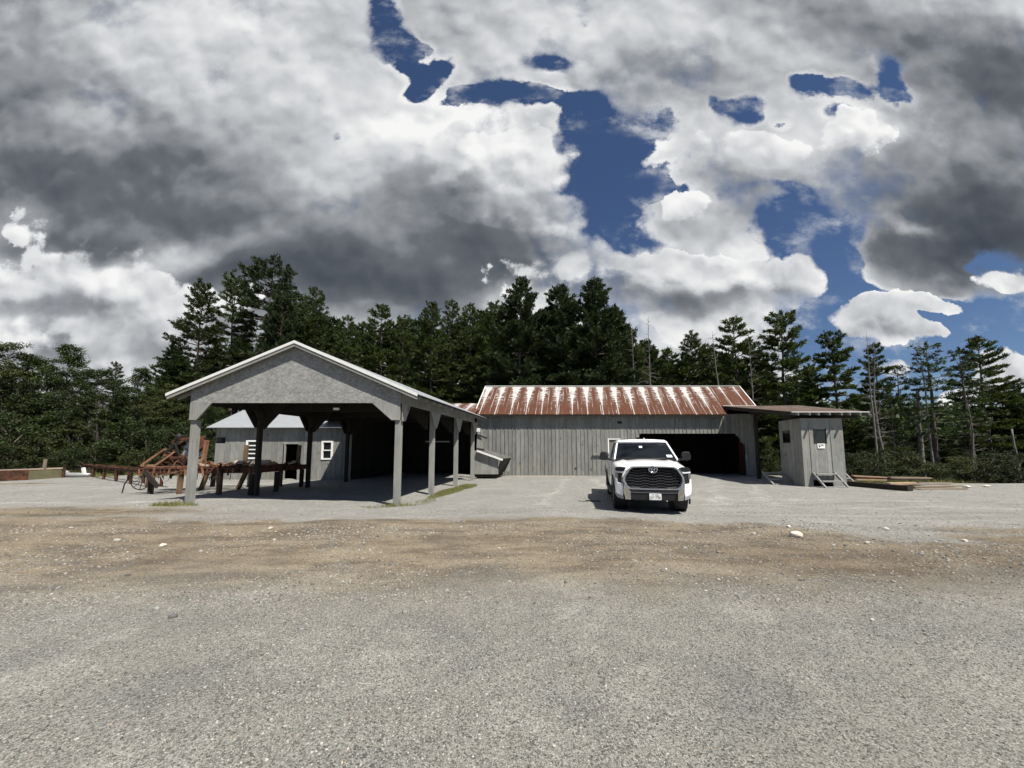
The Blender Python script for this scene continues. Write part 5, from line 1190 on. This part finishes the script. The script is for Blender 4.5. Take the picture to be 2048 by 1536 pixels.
# ---------------------------------------------------------------- trees
def fn_leaf(base, alt, tip):
    def fn(nt, b):
        p = OC(nt); oi = ND(nt, 'ShaderNodeObjectInfo').outputs['Random']; k = GEO(nt, 'Random Per Island')
        n = NOISE(nt, p, .55, 4, .6)
        c = MIX(nt, MR(nt, n, .35, .65), base, alt); c = MIX(nt, MA(nt, 'MULTIPLY', k, .55), c, tip)
        c = VM(nt, 'SCALE', c, s=MA(nt, 'ADD', .55, MA(nt, 'MULTIPLY', oi, .40)))
        setc(nt, b, 'Base Color', c)
        b.inputs['Subsurface Weight'].default_value = 0
        tl = ND(nt, 'ShaderNodeBsdfTranslucent', {'Color': VM(nt, 'MULTIPLY', c, (1.1, 1.2, .5))}).outputs[0]
        mx = ND(nt, 'ShaderNodeMixShader', {0: .22, 1: b.outputs[0], 2: tl}).outputs[0]
        out = [x for x in nt.nodes if x.type == 'OUTPUT_MATERIAL'][0]; nt.links.new(mx, out.inputs[0])
    return fn
M['needles'] = mat('pine needles', fn_leaf((.036, .060, .016), (.060, .086, .022), (.115, .14, .042)), .6, 0, .25)
M['needles_blue'] = mat('darker needles', fn_leaf((.026, .046, .018), (.040, .064, .024), (.085, .115, .044)), .6, 0, .25)
M['leaves'] = mat('broad leaves', fn_leaf((.027, .046, .012), (.044, .066, .016), (.082, .112, .032)), .55, 0, .3)
M['leaves_warm'] = mat('yellowish leaves', fn_leaf((.042, .056, .014), (.060, .072, .019), (.10, .11, .036)), .55, 0, .3)
M['bark'] = wood('pine bark', (.13, .11, .095), .2, grain=(6, 6, 1.2), knots=False, island=False)
M['deadwood'] = wood('bleached dead wood', (.24, .225, .205), .2, grain=(6, 6, 1.0), knots=False, island=False)

def blades(pos, dirs, n, ln, wd, rng, up=.35, spread=.9):
    """n narrow blades fanned about each direction"""
    k = len(pos); P = np.repeat(pos, n, 0); D = np.repeat(dirs, n, 0)
    d = D + rng.normal(0, spread * .55, (k * n, 3)); d[:, 2] += up
    d /= np.linalg.norm(d, axis=1, keepdims=True) + 1e-9
    s = np.cross(d, rng.normal(0, 1, (k * n, 3))); s /= np.linalg.norm(s, axis=1, keepdims=True) + 1e-9
    L = ln * rng.uniform(.6, 1.25, (k * n, 1)); Wd = wd * rng.uniform(.7, 1.2, (k * n, 1))
    P = P + rng.normal(0, ln * .18, (k * n, 3))
    v = np.stack([P - s * Wd * .5, P + d * L * .55 - s * Wd * .62, P + d * L, P + d * L * .55 + s * Wd * .62], 1)
    return v.reshape(-1, 3), np.arange(k * n * 4).reshape(-1, 4)
def leafs(pos, n, size, rng, spread):
    k = len(pos); P = np.repeat(pos, n, 0) + rng.normal(0, spread, (k * n, 3)) * np.array([1, 1, .7])
    nrm = rng.normal(0, 1, (k * n, 3)); nrm[:, 2] = np.abs(nrm[:, 2]) + .5; nrm /= np.linalg.norm(nrm, axis=1, keepdims=True)
    a = np.cross(nrm, rng.normal(0, 1, (k * n, 3))); a /= np.linalg.norm(a, axis=1, keepdims=True); c = np.cross(nrm, a)
    s = size * rng.uniform(.6, 1.3, (k * n, 1))
    v = np.stack([P - a * s, P - c * s * .55, P + a * s, P + c * s * .55], 1)
    return v.reshape(-1, 3), np.arange(k * n * 4).reshape(-1, 4)
def trunk_curve(H, rng, wob):
    z = np.linspace(0, 1, 9); ox = np.cumsum(rng.normal(0, wob, 9)); oy = np.cumsum(rng.normal(0, wob, 9)); ox -= ox[0]; oy -= oy[0]
    return z * H, ox, oy
def pine_proto(name, seed, H, base, R_, nb, prof, dens=1.0, r0=.22, leaf='needles', bark='bark', top_rise=.9, dead=8, droop=.0, blade=(.36, .10), nblade=8, leader=True, sparse=0.0, whorl=.7, gaps=.1):
    rng = np.random.default_rng(seed)
    tz, tx_, ty_ = trunk_curve(H, rng, H * .004)
    root = thing(name, None, None)
    def axis(z): return np.array([np.interp(z, tz, tx_), np.interp(z, tz, ty_), z])
    tb = MB(); tb.tube([axis(z) for z in tz], [r0 * (1 - .93 * (z / H) ** .9) for z in tz], 8)
    pos, dr = [], []
    def limb(z, az, L, el, thick, foliage=True):
        p = axis(z); pts = [p.copy()]; dvec = np.array([math.cos(az) * math.cos(el), math.sin(az) * math.cos(el), math.sin(el)])
        n = max(4, int(L / .45)); st = L / n
        for i in range(n):
            dvec = dvec + np.array([0, 0, (.05 - droop) if i > n * .4 else -.035]) + rng.normal(0, .055, 3); dvec /= np.linalg.norm(dvec)
            p = p + dvec * st; pts.append(p.copy())
        tb.tube(pts, [max(.008, thick * (1 - .9 * i / n)) for i in range(n + 1)], 4, cap=False)
        if not foliage: return
        pts = np.array(pts); q0 = rng.uniform(.18, .38)
        m = max(3, int(L / .23 * dens))
        for j in range(m):
            t = q0 + (1 - q0) * (j + rng.uniform(0, 1)) / m
            if rng.uniform() < sparse: continue
            c = np.array([np.interp(t * n, range(n + 1), pts[:, k]) for k in range(3)])
            k = min(n - 1, int(t * n)); d = pts[k + 1] - pts[k]; d /= np.linalg.norm(d)
            side = np.cross(d, [0, 0, 1]); side /= np.linalg.norm(side) + 1e-9
            tw = d * rng.uniform(.5, .9) + side * rng.choice((-1, 1)) * rng.uniform(.5, 1.0) + np.array([0, 0, rng.uniform(-.05, .3)]); tw /= np.linalg.norm(tw)
            tl = (.22 + .34 * L * (1 - t) + .10 * L * rng.uniform(0, 1) * .6) * rng.uniform(.7, 1.1); tl = min(tl, .95)
            for s in np.arange(.10, tl + .01, .17):
                pos.append(c + tw * s + rng.normal(0, .03, 3)); dr.append(tw)
        pos.append(pts[-1]); dr.append(d)
    zb = base * H; z = zb; az = rng.uniform(0, 6.28)
    while z < H * .985:                     # regular whorls, shorter and steeper to the top
        f = (z - zb) / (H - zb); L = max(.28, R_ * prof(f)); k_ = int(rng.integers(4, 7)); az += .5
        for k in range(k_):
            if rng.uniform() < .10 + gaps * (1 - f): continue
            limb(z + rng.uniform(-.10, .10), az + 6.283 * k / k_ + rng.normal(0, .22), L * rng.uniform(.68, 1.12), R(-6) + R(58) * f ** 1.5 * top_rise + rng.normal(0, .07), .016 + .016 * L)
        z += whorl * (1 - .45 * f) * rng.uniform(.8, 1.2)
    for i in range(dead):
        limb(rng.uniform(.18 * H, max(zb, .3 * H)), rng.uniform(0, 6.283), rng.uniform(.5, 1.9), rng.uniform(-.1, .25), .025, False)
    if leader:
        for s in np.arange(0, .9, .15): pos.append(axis(H) + np.array([0, 0, s * .35 - .2])); dr.append(np.array([0, 0, 1.0]))
    tb.build('trunk', M[bark], root, smooth=True)
    v, f = blades(np.array(pos), np.array(dr), nblade, blade[0], blade[1], rng)
    raw('crown', v, f, M[leaf], root)
    root['h'] = H; return root
def snag_proto(name, seed, H, nb, Lmax, r0=.13, lean=.0, stub=False):
    rng = np.random.default_rng(seed); tz, tx_, ty_ = trunk_curve(H, rng, H * .006); root = thing(name, None, None)
    tb = MB(); ax = lambda z: np.array([np.interp(z, tz, tx_) + lean * z, np.interp(z, tz, ty_), z])
    tb.tube([ax(z) for z in tz], [r0 * (1 - (.5 if stub else .93) * (z / H)) for z in tz], 7); tb.build('trunk', M['deadwood'], root, smooth=True)
    lb = MB()
    for i in range(nb):
        z = H * rng.uniform(.30, .97); a = rng.uniform(0, 6.283); L = Lmax * (1.15 - z / H) * rng.uniform(.3, 1.0) + .15; el = rng.uniform(-.1, .55)
        p = ax(z); pts = [p]; d = np.array([math.cos(a) * math.cos(el), math.sin(a) * math.cos(el), math.sin(el)])
        for k in range(4): d = d + rng.normal(0, .16, 3); d /= np.linalg.norm(d); p = p + d * L / 4; pts.append(p)
        lb.tube(pts, [.022, .017, .013, .009, .006], 4, cap=False)
        if L > .7:
            for k in range(3):
                q_ = pts[1 + k]; e = d + rng.normal(0, .5, 3); e /= np.linalg.norm(e); lb.tube([q_, q_ + e * L * .3], [.010, .005], 4, cap=False)
    lb.build('limbs', M['deadwood'], root); root['h'] = H; return root
def broad_proto(name, seed, H, Rw, nclump, leaf='leaves', low=.10, size=.058, per=60, r0=.14, pointed=.0):
    rng = np.random.default_rng(seed); root = thing(name, None, None); tb = MB()
    tz, tx_, ty_ = trunk_curve(H * .8, rng, H * .01); tb.tube([(np.interp(z, tz, tx_), np.interp(z, tz, ty_), z) for z in tz], [r0 * (1 - .85 * z / (H * .8)) for z in tz], 7)
    pos = []
    for i in range(nclump):
        f = rng.uniform(0, 1) ** .85; z = H * (low + (1 - low) * f); rad = Rw * (math.sin(math.pi * min(.98, (.18 + .8 * f))) ** .6) * (1 - pointed * f)
        a = rng.uniform(0, 6.283); rr_ = rad * rng.uniform(.45, 1.05) * (1 + .18 * math.sin(3 * a + seed)); c = np.array([rr_ * math.cos(a), rr_ * math.sin(a), z + rng.normal(0, .15)])
        if c[2] > H: c[2] = H
        if i % 3 == 0:
            zz = max(.1 * H, z - rr_ * .9); tb.tube([(np.interp(zz, tz, tx_), np.interp(zz, tz, ty_), zz), tuple((np.array([0, 0, zz]) * .45 + c * .55) + np.array([0, 0, .1])), tuple(c)], [.03, .02, .007], 4, cap=False)
        cr = rng.uniform(.22, .50) * max(.7, Rw * .38); m = 9
        q_ = rng.normal(0, 1, (m, 3)); q_ /= np.linalg.norm(q_, axis=1, keepdims=True); q_[:, 2] *= .45
        pos.append(c + q_ * cr * rng.uniform(.4, 1, (m, 1)))
    tb.build('trunk', M['bark'], root, smooth=True)
    v, f = leafs(np.concatenate(pos), per // 3, size, rng, .11 * max(1, Rw * .35)); raw('crown', v, f, M[leaf], root); root['h'] = H; return root

tall = lambda f: (math.sin(math.pi * min(1, .22 + .78 * f)) ** .7) * (1 - .25 * f) if f < .97 else .2
cone = lambda f: (1 - f) ** .8 * .95 + .06
flat = lambda f: .55 + .55 * math.sin(math.pi * f * .9) if f < .94 else .55
oval = lambda f: max(.12, math.sin(math.pi * (.12 + .86 * f)) ** .75)
PR = {}
cn = lambda f: (.16 + .95 * (1 - f) ** .75) * min(1, .62 + 1.6 * f)
BL_ = (.25, .062)
PR['tall'] = pine_proto('pine_tree', 1, 18, .26, 3.1, 0, cn, dens=1.5, blade=BL_, whorl=.75)
PR['full'] = pine_proto('pine_tree', 2, 17, .14, 3.7, 0, cn, dens=1.6, blade=BL_, whorl=.70)
PR['dense'] = pine_proto('pine_tree', 3, 18, .06, 3.9, 0, lambda f: .14 + .92 * math.sin(math.pi * min(1, .30 + .70 * f)) ** .8, dens=1.7, leaf='needles_blue', blade=(.27, .07), whorl=.62, gaps=.0)
PR['spire'] = pine_proto('pine_tree', 4, 17, .2, 2.6, 0, cn, dens=1.5, blade=BL_, whorl=.68)
PR['open'] = pine_proto('pine_tree', 5, 14, .16, 3.2, 0, cn, dens=2.1, blade=BL_, nblade=9, whorl=.85, top_rise=.75, gaps=.08)
PR['flat'] = pine_proto('pine_tree', 6, 14, .36, 2.9, 0, lambda f: .62 + .45 * math.sin(math.pi * f), dens=1.6, blade=BL_, top_rise=.35, leaf='needles_blue', leader=False, whorl=.75, gaps=.12)
PR['sparse'] = pine_proto('pine_tree', 7, 12, .40, 1.7, 0, lambda f: .35 + .75 * (1 - f), dens=1.1, blade=BL_, sparse=.08, dead=14, leaf='needles_blue', top_rise=.5, whorl=.7, gaps=.15)
PR['lanky'] = pine_proto('pine_tree', 8, 17, .40, 1.9, 0, lambda f: .45 + .55 * math.sin(math.pi * (.15 + .8 * f)), dens=1.4, blade=BL_, dead=14, whorl=.75, gaps=.2)
PR['sapling'] = pine_proto('young_pine', 9, 5, .03, 1.5, 0, cone, dens=1.6, r0=.07, dead=0, blade=(.20, .045), whorl=.34)
PR['back'] = pine_proto('pine_tree', 10, 16, .05, 3.6, 0, cn, dens=.9, leaf='needles_blue', nblade=7, blade=(.42, .13), dead=2, whorl=.8)
PR['snag'] = snag_proto('dead_tree', 11, 12, 46, 1.9); PR['snag2'] = snag_proto('dead_tree', 12, 12, 30, 1.5, r0=.15, lean=.01); PR['stub'] = snag_proto('dead_tree', 13, 6, 9, 1.3, r0=.15, stub=True)
PR['broad'] = broad_proto('broadleaf_tree', 14, 9, 3.0, 150); PR['broad2'] = broad_proto('broadleaf_tree', 15, 8, 2.6, 130, 'leaves_warm', pointed=.3); PR['broad3'] = broad_proto('broadleaf_tree', 16, 9.5, 2.7, 150, 'leaves', pointed=.45)
M['leaves_dark'] = mat('dark leaves', fn_leaf((.020, .034, .010), (.034, .050, .013), (.060, .082, .026)), .6, 0, .25)
PR['bush'] = broad_proto('bush', 17, 2.4, 1.7, 60, 'leaves_dark', low=.04, size=.042, per=48, r0=.04); PR['bush2'] = broad_proto('bush', 18, 2.0, 1.5, 55, 'leaves_warm', low=.04, size=.04, per=48, r0=.04)
used = set(); TC = {}
def plant(kind, px, py, d, label, group=None, cat='tree', wide=1.0, rot=None, top=None):
    """stand one at the foot of a sight line: across px, crown reaching row py, d metres away"""
    x = at(px, d); z0 = g1(x, d) - .08; H = EYE + slope(py) * d - z0
    x *= 1 + (slope(py) * .5 * TP) * .6
    p = PR[kind]; s = H / p['h']; TC[kind] = TC.get(kind, 0) + 1
    rz = rot if rot is not None else (TC[kind] * 2.399 + len(kind)) % 6.283
    sc = (s * wide, s * wide, s)
    if kind not in used:
        used.add(kind); r = p; r.location = (x, d, z0); r.rotation_euler = (0, 0, rz); r.scale = sc; tag(r, label, cat, group)
    else:
        r = copy_thing(p, (x, d, z0), rz, sc, label); 
        if group: r['group'] = group
        elif 'group' in r: del r['group']
        r['category'] = cat
    return r
T = plant
G1 = 'pines behind the sheds'
for a in (('full', 392, 572, 37, 'broad pine with long side branches, leftmost of the tall pines over the shed'), ('lanky', 470, 562, 40, 'slim see-through pine between the leftmost broad pine and the tallest pine'),
          ('flat', 527, 531, 41, 'tallest pine, its uneven crown rising over the shed ridge'), ('dense', 560, 592, 39, 'dense bushy pine directly below the tallest crown'), ('spire', 628, 579, 40, 'pointed pine right of the tallest one, above the shed ridge'),
          ('full', 596, 597, 43, 'pine squeezed between the dense bushy pine and the pointed one'), ('tall', 688, 634, 42, 'lower pine in the dip right of the pointed pine'), ('open', 760, 616, 40, 'open crowned pine with upswept tips over the right slope of the shed roof'),
          ('spire', 803, 634, 43, 'smaller pointed pine just right of the open crowned one'), ('full', 862, 612, 40, 'wide pine with a rounded top above the end of the shed eave'), ('spire', 902, 601, 43, 'narrow spire standing up behind the wide rounded pine'),
          ('tall', 940, 612, 41, 'pine over the gap between the shed eave and the rusty roof'), ('dense', 1036, 564, 38, 'massive dark pine above the left end of the rusty roof'), ('full', 985, 612, 40, 'pine tucked against the left side of the massive dark pine'),
          ('dense', 1130, 579, 39, 'dark pine left of the twin tops above the middle of the rusty roof'), ('dense', 1186, 573, 38, 'dark full pine, highest top over the middle of the rusty roof'), ('full', 1090, 625, 41, 'pine filling the notch between the two massive dark pines'),
          ('dense', 1232, 622, 40, 'rounded dark pine at the right shoulder of the dense clump'), ('tall', 1275, 690, 40, 'short pine at the foot of the dense clump beside the thin snag'),
          ('open', 1338, 700, 43, 'short open pine just right of the thin bare snag'), ('full', 1388, 672, 42, 'middle sized pine over the right part of the rusty roof'), ('tall', 1420, 690, 44, 'pine partly behind the bent grey snag'),
          ('open', 1478, 640, 38, 'upright open pine above the right end of the rusty roof'), ('open', 1567, 627, 35, 'big layered pine above the low roof of the booth'), ('full', 1515, 690, 40, 'pine between the two layered pines right of the rusty roof'),
          ('open', 1673, 666, 34, 'layered pine with upturned branches right of the booth'), ('tall', 1625, 730, 37, 'lower pine in the gap above the booth roof'), ('open', 1757, 690, 30, 'full pine behind the bare poles right of the booth'),
          ('sparse', 1860, 690, 26, 'thin ragged pine with a long bare trunk standing alone at right'), ('open', 1965, 677, 31, 'wide full pine at the far right of the picture'), ('sparse', 1932, 700, 29, 'thin pine close against the left side of the far right pine'),
          ('flat', 2010, 770, 35, 'lower pine leaning out at the right edge'), ('sparse', 1800, 735, 31, 'thin pine right of the bare poles beside the booth')):
    T(*a[:4], a[4], G1, wide={527: .72, 392: .95, 560: .8, 1036: .85, 1757: .75, 1860: 1.15}.get(a[1], 1.0))
G2 = 'bare dead trees'
for a in (('snag', 1300, 628, 36, 'tall thin bare snag right of the dense pine clump'), ('snag2', 1434, 660, 36, 'bent grey snag above the right half of the rusty roof'), ('snag', 1508, 664, 34, 'thin snag between the layered pines by the booth roof'),
          ('snag', 1737, 664, 25.5, 'tall bare pole with a spiky top, nearest right of the booth roof'), ('snag2', 1757, 686, 26.5, 'second bare pole just right of the spiky one'), ('snag', 1856, 672, 25.5, 'spiky dead top growing out of the ragged lone pine'),
          ('stub', 1837, 780, 27, 'broken dead stub left of the ragged lone pine'), ('snag2', 1930, 760, 26, 'pale bare trunk in front of the far right pine'), ('stub', 2024, 858, 26, 'short pale stub at the right edge'), ('snag2', 1272, 655, 37, 'small twiggy snag at the edge of the dense clump'),
          ('snag', 1782, 790, 28, 'slender grey pole third right of the booth roof')):
    T(*a[:4], a[4], G2, wide=.8 if a[0] == 'snag' else 1.0)
G3 = 'broadleaf trees on the left edge'
for a in (('broad2', 10, 690, 29, 'reddish green tree cut by the left edge of the picture'), ('broad', 62, 716, 30, 'round leafy tree second from the left edge'), ('broad3', 130, 694, 30, 'tallest leafy tree of the left edge with an uneven top'),
          ('broad', 190, 742, 29, 'leafy tree right of the tallest one on the left'), ('spire', 228, 727, 33, 'small dark conifer poking up among the left leafy trees'), ('broad3', 278, 739, 31, 'leafy tree just right of the small dark conifer'),
          ('broad2', 335, 770, 30, 'yellowish tree left of the shed eave'), ('broad', 395, 770, 31, 'leafy tree behind the front left post of the shed'), ('dense', 350, 700, 36, 'dark pine low behind the left shed eave')):
    T(*a[:4], a[4], G3)
G4 = 'bushes along the yard'
for a in (('bush', 30, 828, 26.5, 'large dark bush at the far left behind the trough'), ('bush2', 75, 880, 26, 'small bush behind the orange rimmed trough'), ('broad2', 150, 835, 27.5, 'low bushy tree behind the pale pipe'), ('bush', 140, 900, 26, 'round bush behind the pale pipe'),
          ('sapling', 228, 853, 27, 'bright young pine behind the conveyor track'), ('bush', 195, 885, 26.3, 'green bush left of the bright young pine'), ('bush2', 290, 905, 26.5, 'low bush behind the middle of the conveyor track'), ('sapling', 325, 845, 29, 'young pine behind the sawmill pipe frame'),
          ('bush', 375, 850, 28, 'tall bush behind the sawmill gear tower'), ('broad', 430, 815, 32, 'leafy bush tree at the left end of the outbuilding'), ('bush2', 250, 918, 25.8, 'small weedy bush at the left end of the conveyor'), ('bush', 100, 850, 28, 'dark bush filling under the second left tree'),
          ('bush', 300, 840, 28.5, 'leafy bush under the yellowish tree'), ('bush', 30, 890, 25.2, 'weedy bush right behind the far left trough plate'),
          ('sapling', 1532, 882, 29, 'dark young pine seen between barn and booth'), ('sapling', 1547, 905, 27, 'small young pine low between barn and booth'),
          ('bush', 1722, 905, 24, 'dark bush behind the lumber stack'), ('bush', 1775, 900, 24.5, 'bush behind the right end of the long boards'), ('bush2', 1820, 915, 23.5, 'bush just right of the long boards'), ('bush', 1965, 903, 22.5, 'round sunlit bush at the right, biggest in front of the woods'),
          ('bush2', 1905, 918, 23, 'low bush left of the biggest sunlit one'), ('bush', 2025, 905, 23, 'bush at the right edge of the picture'), ('bush', 1865, 925, 23.2, 'low bush at the foot of the ragged lone pine'), ('bush', 1690, 915, 24.5, 'low dark bush right against the booth')):
    T(*a[:4], a[4], G4, 'bush')
# packed back rows: these read as one dark wood but each is a tree
rn = random.Random(9)
for i in range(58):
    px = 250 + i * 24 + rn.uniform(-12, 12); d = rn.uniform(47, 58)
    py = np.interp(px, [250, 420, 480, 560, 640, 700, 830, 960, 1040, 1240, 1290, 1330, 1400, 1480, 1560, 1640], [800, 690, 690, 640, 645, 665, 650, 645, 620, 640, 690, 735, 715, 715, 745, 770]) + rn.uniform(-12, 30)
    T('back', px, py, d, 'dark pine in the packed rows behind the tall pines', 'pines of the packed back rows')
for i in range(26):
    px = 1500 + i * 25 + rn.uniform(-14, 14); d = rn.uniform(34, 52)
    py = np.interp(px, [1500, 1700, 1900, 1990, 2080], [812, 838, 868, 815, 780]) + rn.uniform(-8, 26)
    T('back', px, py, d, 'dark low pine in the hollow behind the booth and lumber', 'low pines of the right hollow', wide=1.3)
for i in range(16):
    px = -60 + i * 30 + rn.uniform(-10, 10); T('broad' if i % 2 else 'broad3', px, 770 + rn.uniform(-15, 40), rn.uniform(34, 40), 'leafy tree in the second row behind the left edge trees', 'second row of leafy trees at left')
# wooded hill far behind on the right: one mass of crowns
rng = np.random.default_rng(5); n = 2600
fx = rng.uniform(-60, 330, n); fy = rng.uniform(62, 230, n); fh = rng.uniform(6, 12, n); fz = gh(fx, fy)
V, Fq, o = [], [], 0
pos = []; szs = []
for i in range(n):
    m = 26; t = rng.uniform(0, 1, m) ** .7; r_ = (1 - t) * 2.6 + .3; a = rng.uniform(0, 6.283, m)
    pos.append(np.stack([fx[i] + r_ * np.cos(a), fy[i] + r_ * np.sin(a), fz[i] + 1 + t * fh[i]], -1))
v, f = leafs(np.concatenate(pos), 3, .75, rng, .5)
tag(raw('distant_forest', v, f, M['needles_blue']), kind='stuff')
# grass and weeds
def fn_grass(nt, b):
    k = GEO(nt, 'Random Per Island'); n = NOISE(nt, OC(nt), 1.5, 3, .6)
    setc(nt, b, 'Base Color', MIX(nt, MR(nt, MA(nt, 'ADD', MA(nt, 'MULTIPLY', k, .5), MA(nt, 'MULTIPLY', n, .6)), .3, .8), (.10, .135, .03), (.22, .19, .085)))
M['grass'] = mat('yard grass', fn_grass, .8, 0, .2)
rng = np.random.default_rng(8)
def tuft(cx, cy, a, b_, rot, n, lo, hi):
    u = rng.uniform(0, 6.283, n); r_ = np.sqrt(rng.uniform(0, 1, n)); x = r_ * np.cos(u) * a; y = r_ * np.sin(u) * b_
    c, s = math.cos(rot), math.sin(rot); return cx + x * c - y * s, cy + x * s + y * c, rng.uniform(lo, hi, n) * (1.15 - r_ * .7)
GX, GY, GH = [], [], []
for a in ((-9.9, 11.45, .70, .26, 0, 620, .04, .22), (-2.55, 15.7, .38, 1.9, -.2, 2600, .05, .17), (-2.1, 17.5, .42, 1.2, -.2, 1300, .05, .18), (-3.5, 12.05, .55, .22, .3, 260, .05, .20), (-4.1, 11.7, .6, .2, 0, 120, .03, .12), (-2.9, 13.2, .35, .8, 0, 300, .03, .1),
          (-26.3, 24.3, 1.6, .5, 0, 900, .1, .4), (-23.5, 25.4, 3.0, .5, -.2, 1200, .1, .45), (-29, 24.5, 2, .6, 0, 900, .2, .6), (20.5, 20.0, 4.0, .5, .05, 1500, .1, .4), (18, 19.6, 2, .4, 0, 700, .1, .35), (-11.5, 10.2, 2.5, .2, 0, 160, .02, .07), (-7.2, 10.9, 1.5, .15, 0, 70, .02, .08)):
    x, y, h = tuft(*a); GX.append(x); GY.append(y); GH.append(h)
x = np.concatenate(GX); y = np.concatenate(GY); h = np.concatenate(GH); n = len(x); z = gh(x, y)
a = rng.uniform(0, 6.283, n); w_ = .006 + h * .025; ln = rng.normal(0, .35, (n, 2)) * h[:, None]
v = np.stack([np.stack([x - np.cos(a) * w_, y - np.sin(a) * w_, z], -1), np.stack([x + np.cos(a) * w_, y + np.sin(a) * w_, z], -1), np.stack([x + ln[:, 0], y + ln[:, 1], z + h], -1)], 1)
tag(raw('grass', v.reshape(-1, 3), np.arange(n * 3).reshape(-1, 3), M['grass']), kind='stuff')
